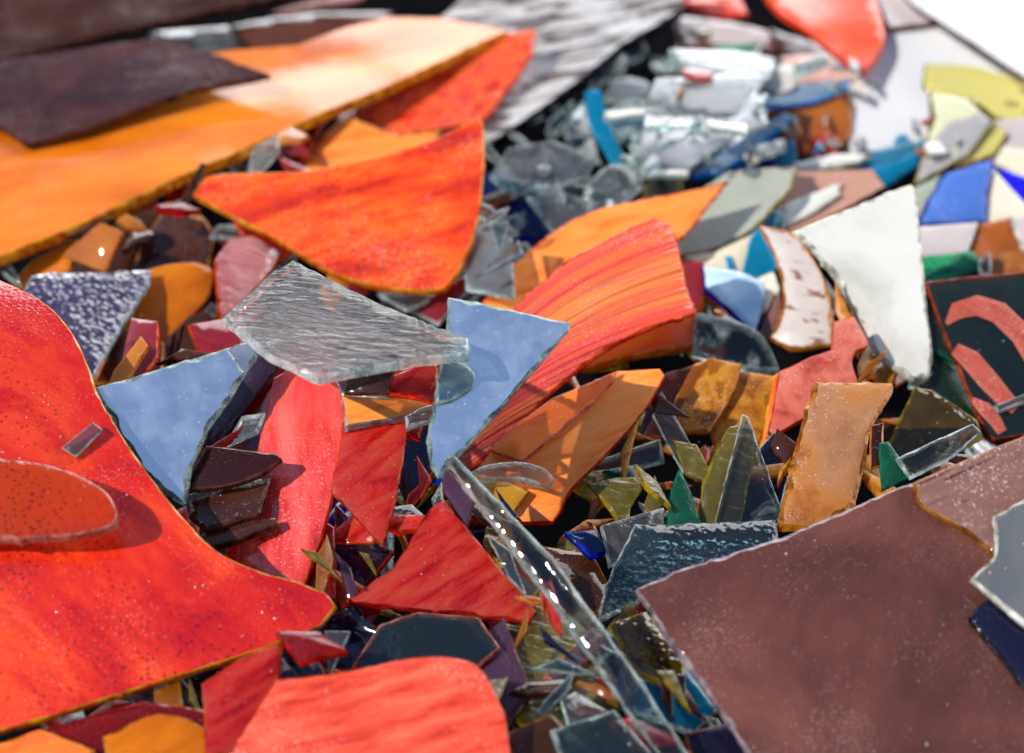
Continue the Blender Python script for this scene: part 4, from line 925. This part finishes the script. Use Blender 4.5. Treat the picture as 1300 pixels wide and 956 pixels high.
# ------------------------------------------------------------------ ground
def ground():
    me = bpy.data.meshes.new('ground'); g = 40
    me.from_pydata([(-g, -g, -.05), (g, -g, -.05), (g, g, -.05), (-g, g, -.05)], [], [(0, 1, 2, 3)])
    s = NT('ground_dark')
    c = s.ramp(s.noise(s.vec, 30, 5), [(.3, (.002, .002, .0025, 1)), (.7, (.005, .0045, .005, 1))])
    p = s.n('ShaderNodeBsdfPrincipled'); s.l(c, p.inputs['Base Color']); p.inputs['Roughness'].default_value = .8
    p.inputs['Specular IOR Level'].default_value = 0
    s.l(p.outputs[0], s.out.inputs['Surface']); me.materials.append(s.m)
    o = bpy.data.objects.new('ground', me); COL.objects.link(o); o['kind'] = 'structure'; o['label'] = 'black matt surface under the heap of glass'
ground()

# ------------------------------------------------------------------ light
SUN_DIR = Vector((-.60, -.44, .66)).normalized()      # towards the sun
sun_el = math.asin(SUN_DIR.z); sun_az = math.atan2(SUN_DIR.x, SUN_DIR.y)
ld = bpy.data.lights.new('sun', 'SUN'); lo = bpy.data.objects.new('sun', ld); COL.objects.link(lo)
ld.energy = 4.8; ld.angle = math.radians(.55); ld.color = (1, .955, .89)
lo.rotation_euler = SUN_DIR.to_track_quat('Z', 'Y').to_euler()
wd = bpy.data.worlds.new('World'); SC.world = wd; wd.use_nodes = True
nt = wd.node_tree; nt.nodes.clear()
def wn(t, **k):
    x = nt.nodes.new(t)
    for a, b in k.items(): setattr(x, a, b)
    return x
wo = wn('ShaderNodeOutputWorld'); bg = wn('ShaderNodeBackground'); sky = wn('ShaderNodeTexSky', sky_type='NISHITA')
sky.sun_disc = False; sky.sun_elevation = sun_el; sky.sun_rotation = sun_az; sky.air_density = 1.0; sky.dust_density = .2; sky.ozone_density = 3.0
bg.inputs[1].default_value = .15
# white clouds out of view beyond the heap, placed and brightened for glare
tc = wn('ShaderNodeTexCoord'); sep = wn('ShaderNodeSeparateXYZ'); nt.links.new(tc.outputs['Generated'], sep.inputs[0])
def wm(op, a, b=0.0, c=None):
    m = wn('ShaderNodeMath', operation=op)
    for i, v in enumerate((a, b) if c is None else (a, b, c)):
        if isinstance(v, (int, float)): m.inputs[i].default_value = v
        else: nt.links.new(v, m.inputs[i])
    return m.outputs[0]
nz = wn('ShaderNodeTexNoise'); nz.inputs['Scale'].default_value = 2.2; nz.inputs['Detail'].default_value = 6; nz.inputs['Roughness'].default_value = .55
nt.links.new(tc.outputs['Generated'], nz.inputs['Vector'])
side = wm('MINIMUM', wm('MULTIPLY', wm('ADD', sep.outputs[0], .12), 2.6), .5)          # bank of cloud ahead, from just left of centre to the right
high = wm('MULTIPLY', wm('SUBTRACT', sep.outputs[2], .62), 2.9)
back = wm('MINIMUM', wm('MULTIPLY', wm('SUBTRACT', sep.outputs[1], .2), 3.0), 0.0)
v = wm('ADD', wm('ADD', wm('MULTIPLY', nz.outputs['Fac'], .6), side), wm('SUBTRACT', back, high))
rp = wn('ShaderNodeValToRGB'); rp.color_ramp.elements[0].position = .5; rp.color_ramp.elements[1].position = .62
nt.links.new(v, rp.inputs[0])
mx = wn('ShaderNodeMix', data_type='RGBA'); nt.links.new(rp.outputs[0], mx.inputs[0]); nt.links.new(sky.outputs[0], mx.inputs[6])
mx.inputs[7].default_value = (36, 36.5, 38, 1)
nt.links.new(mx.outputs[2], bg.inputs[0]); nt.links.new(bg.outputs[0], wo.inputs[0])

# ------------------------------------------------------------------ focus and rendering
foc = (ground_hit(660, 470, .06)-CAM).dot(FWD)
cd.dof.focus_distance = foc; cd.dof.aperture_fstop = 7.0; cd.dof.aperture_blades = 0
SC.view_settings.view_transform = 'Standard'; SC.view_settings.look = 'None'
SC.view_settings.exposure = .12; SC.view_settings.gamma = 1
cy = SC.cycles
cy.max_bounces = 14; cy.transparent_max_bounces = 24; cy.transmission_bounces = 10; cy.glossy_bounces = 5; cy.diffuse_bounces = 4
cy.caustics_refractive = False; cy.caustics_reflective = False; cy.sample_clamp_indirect = 6
cy.use_denoising = True
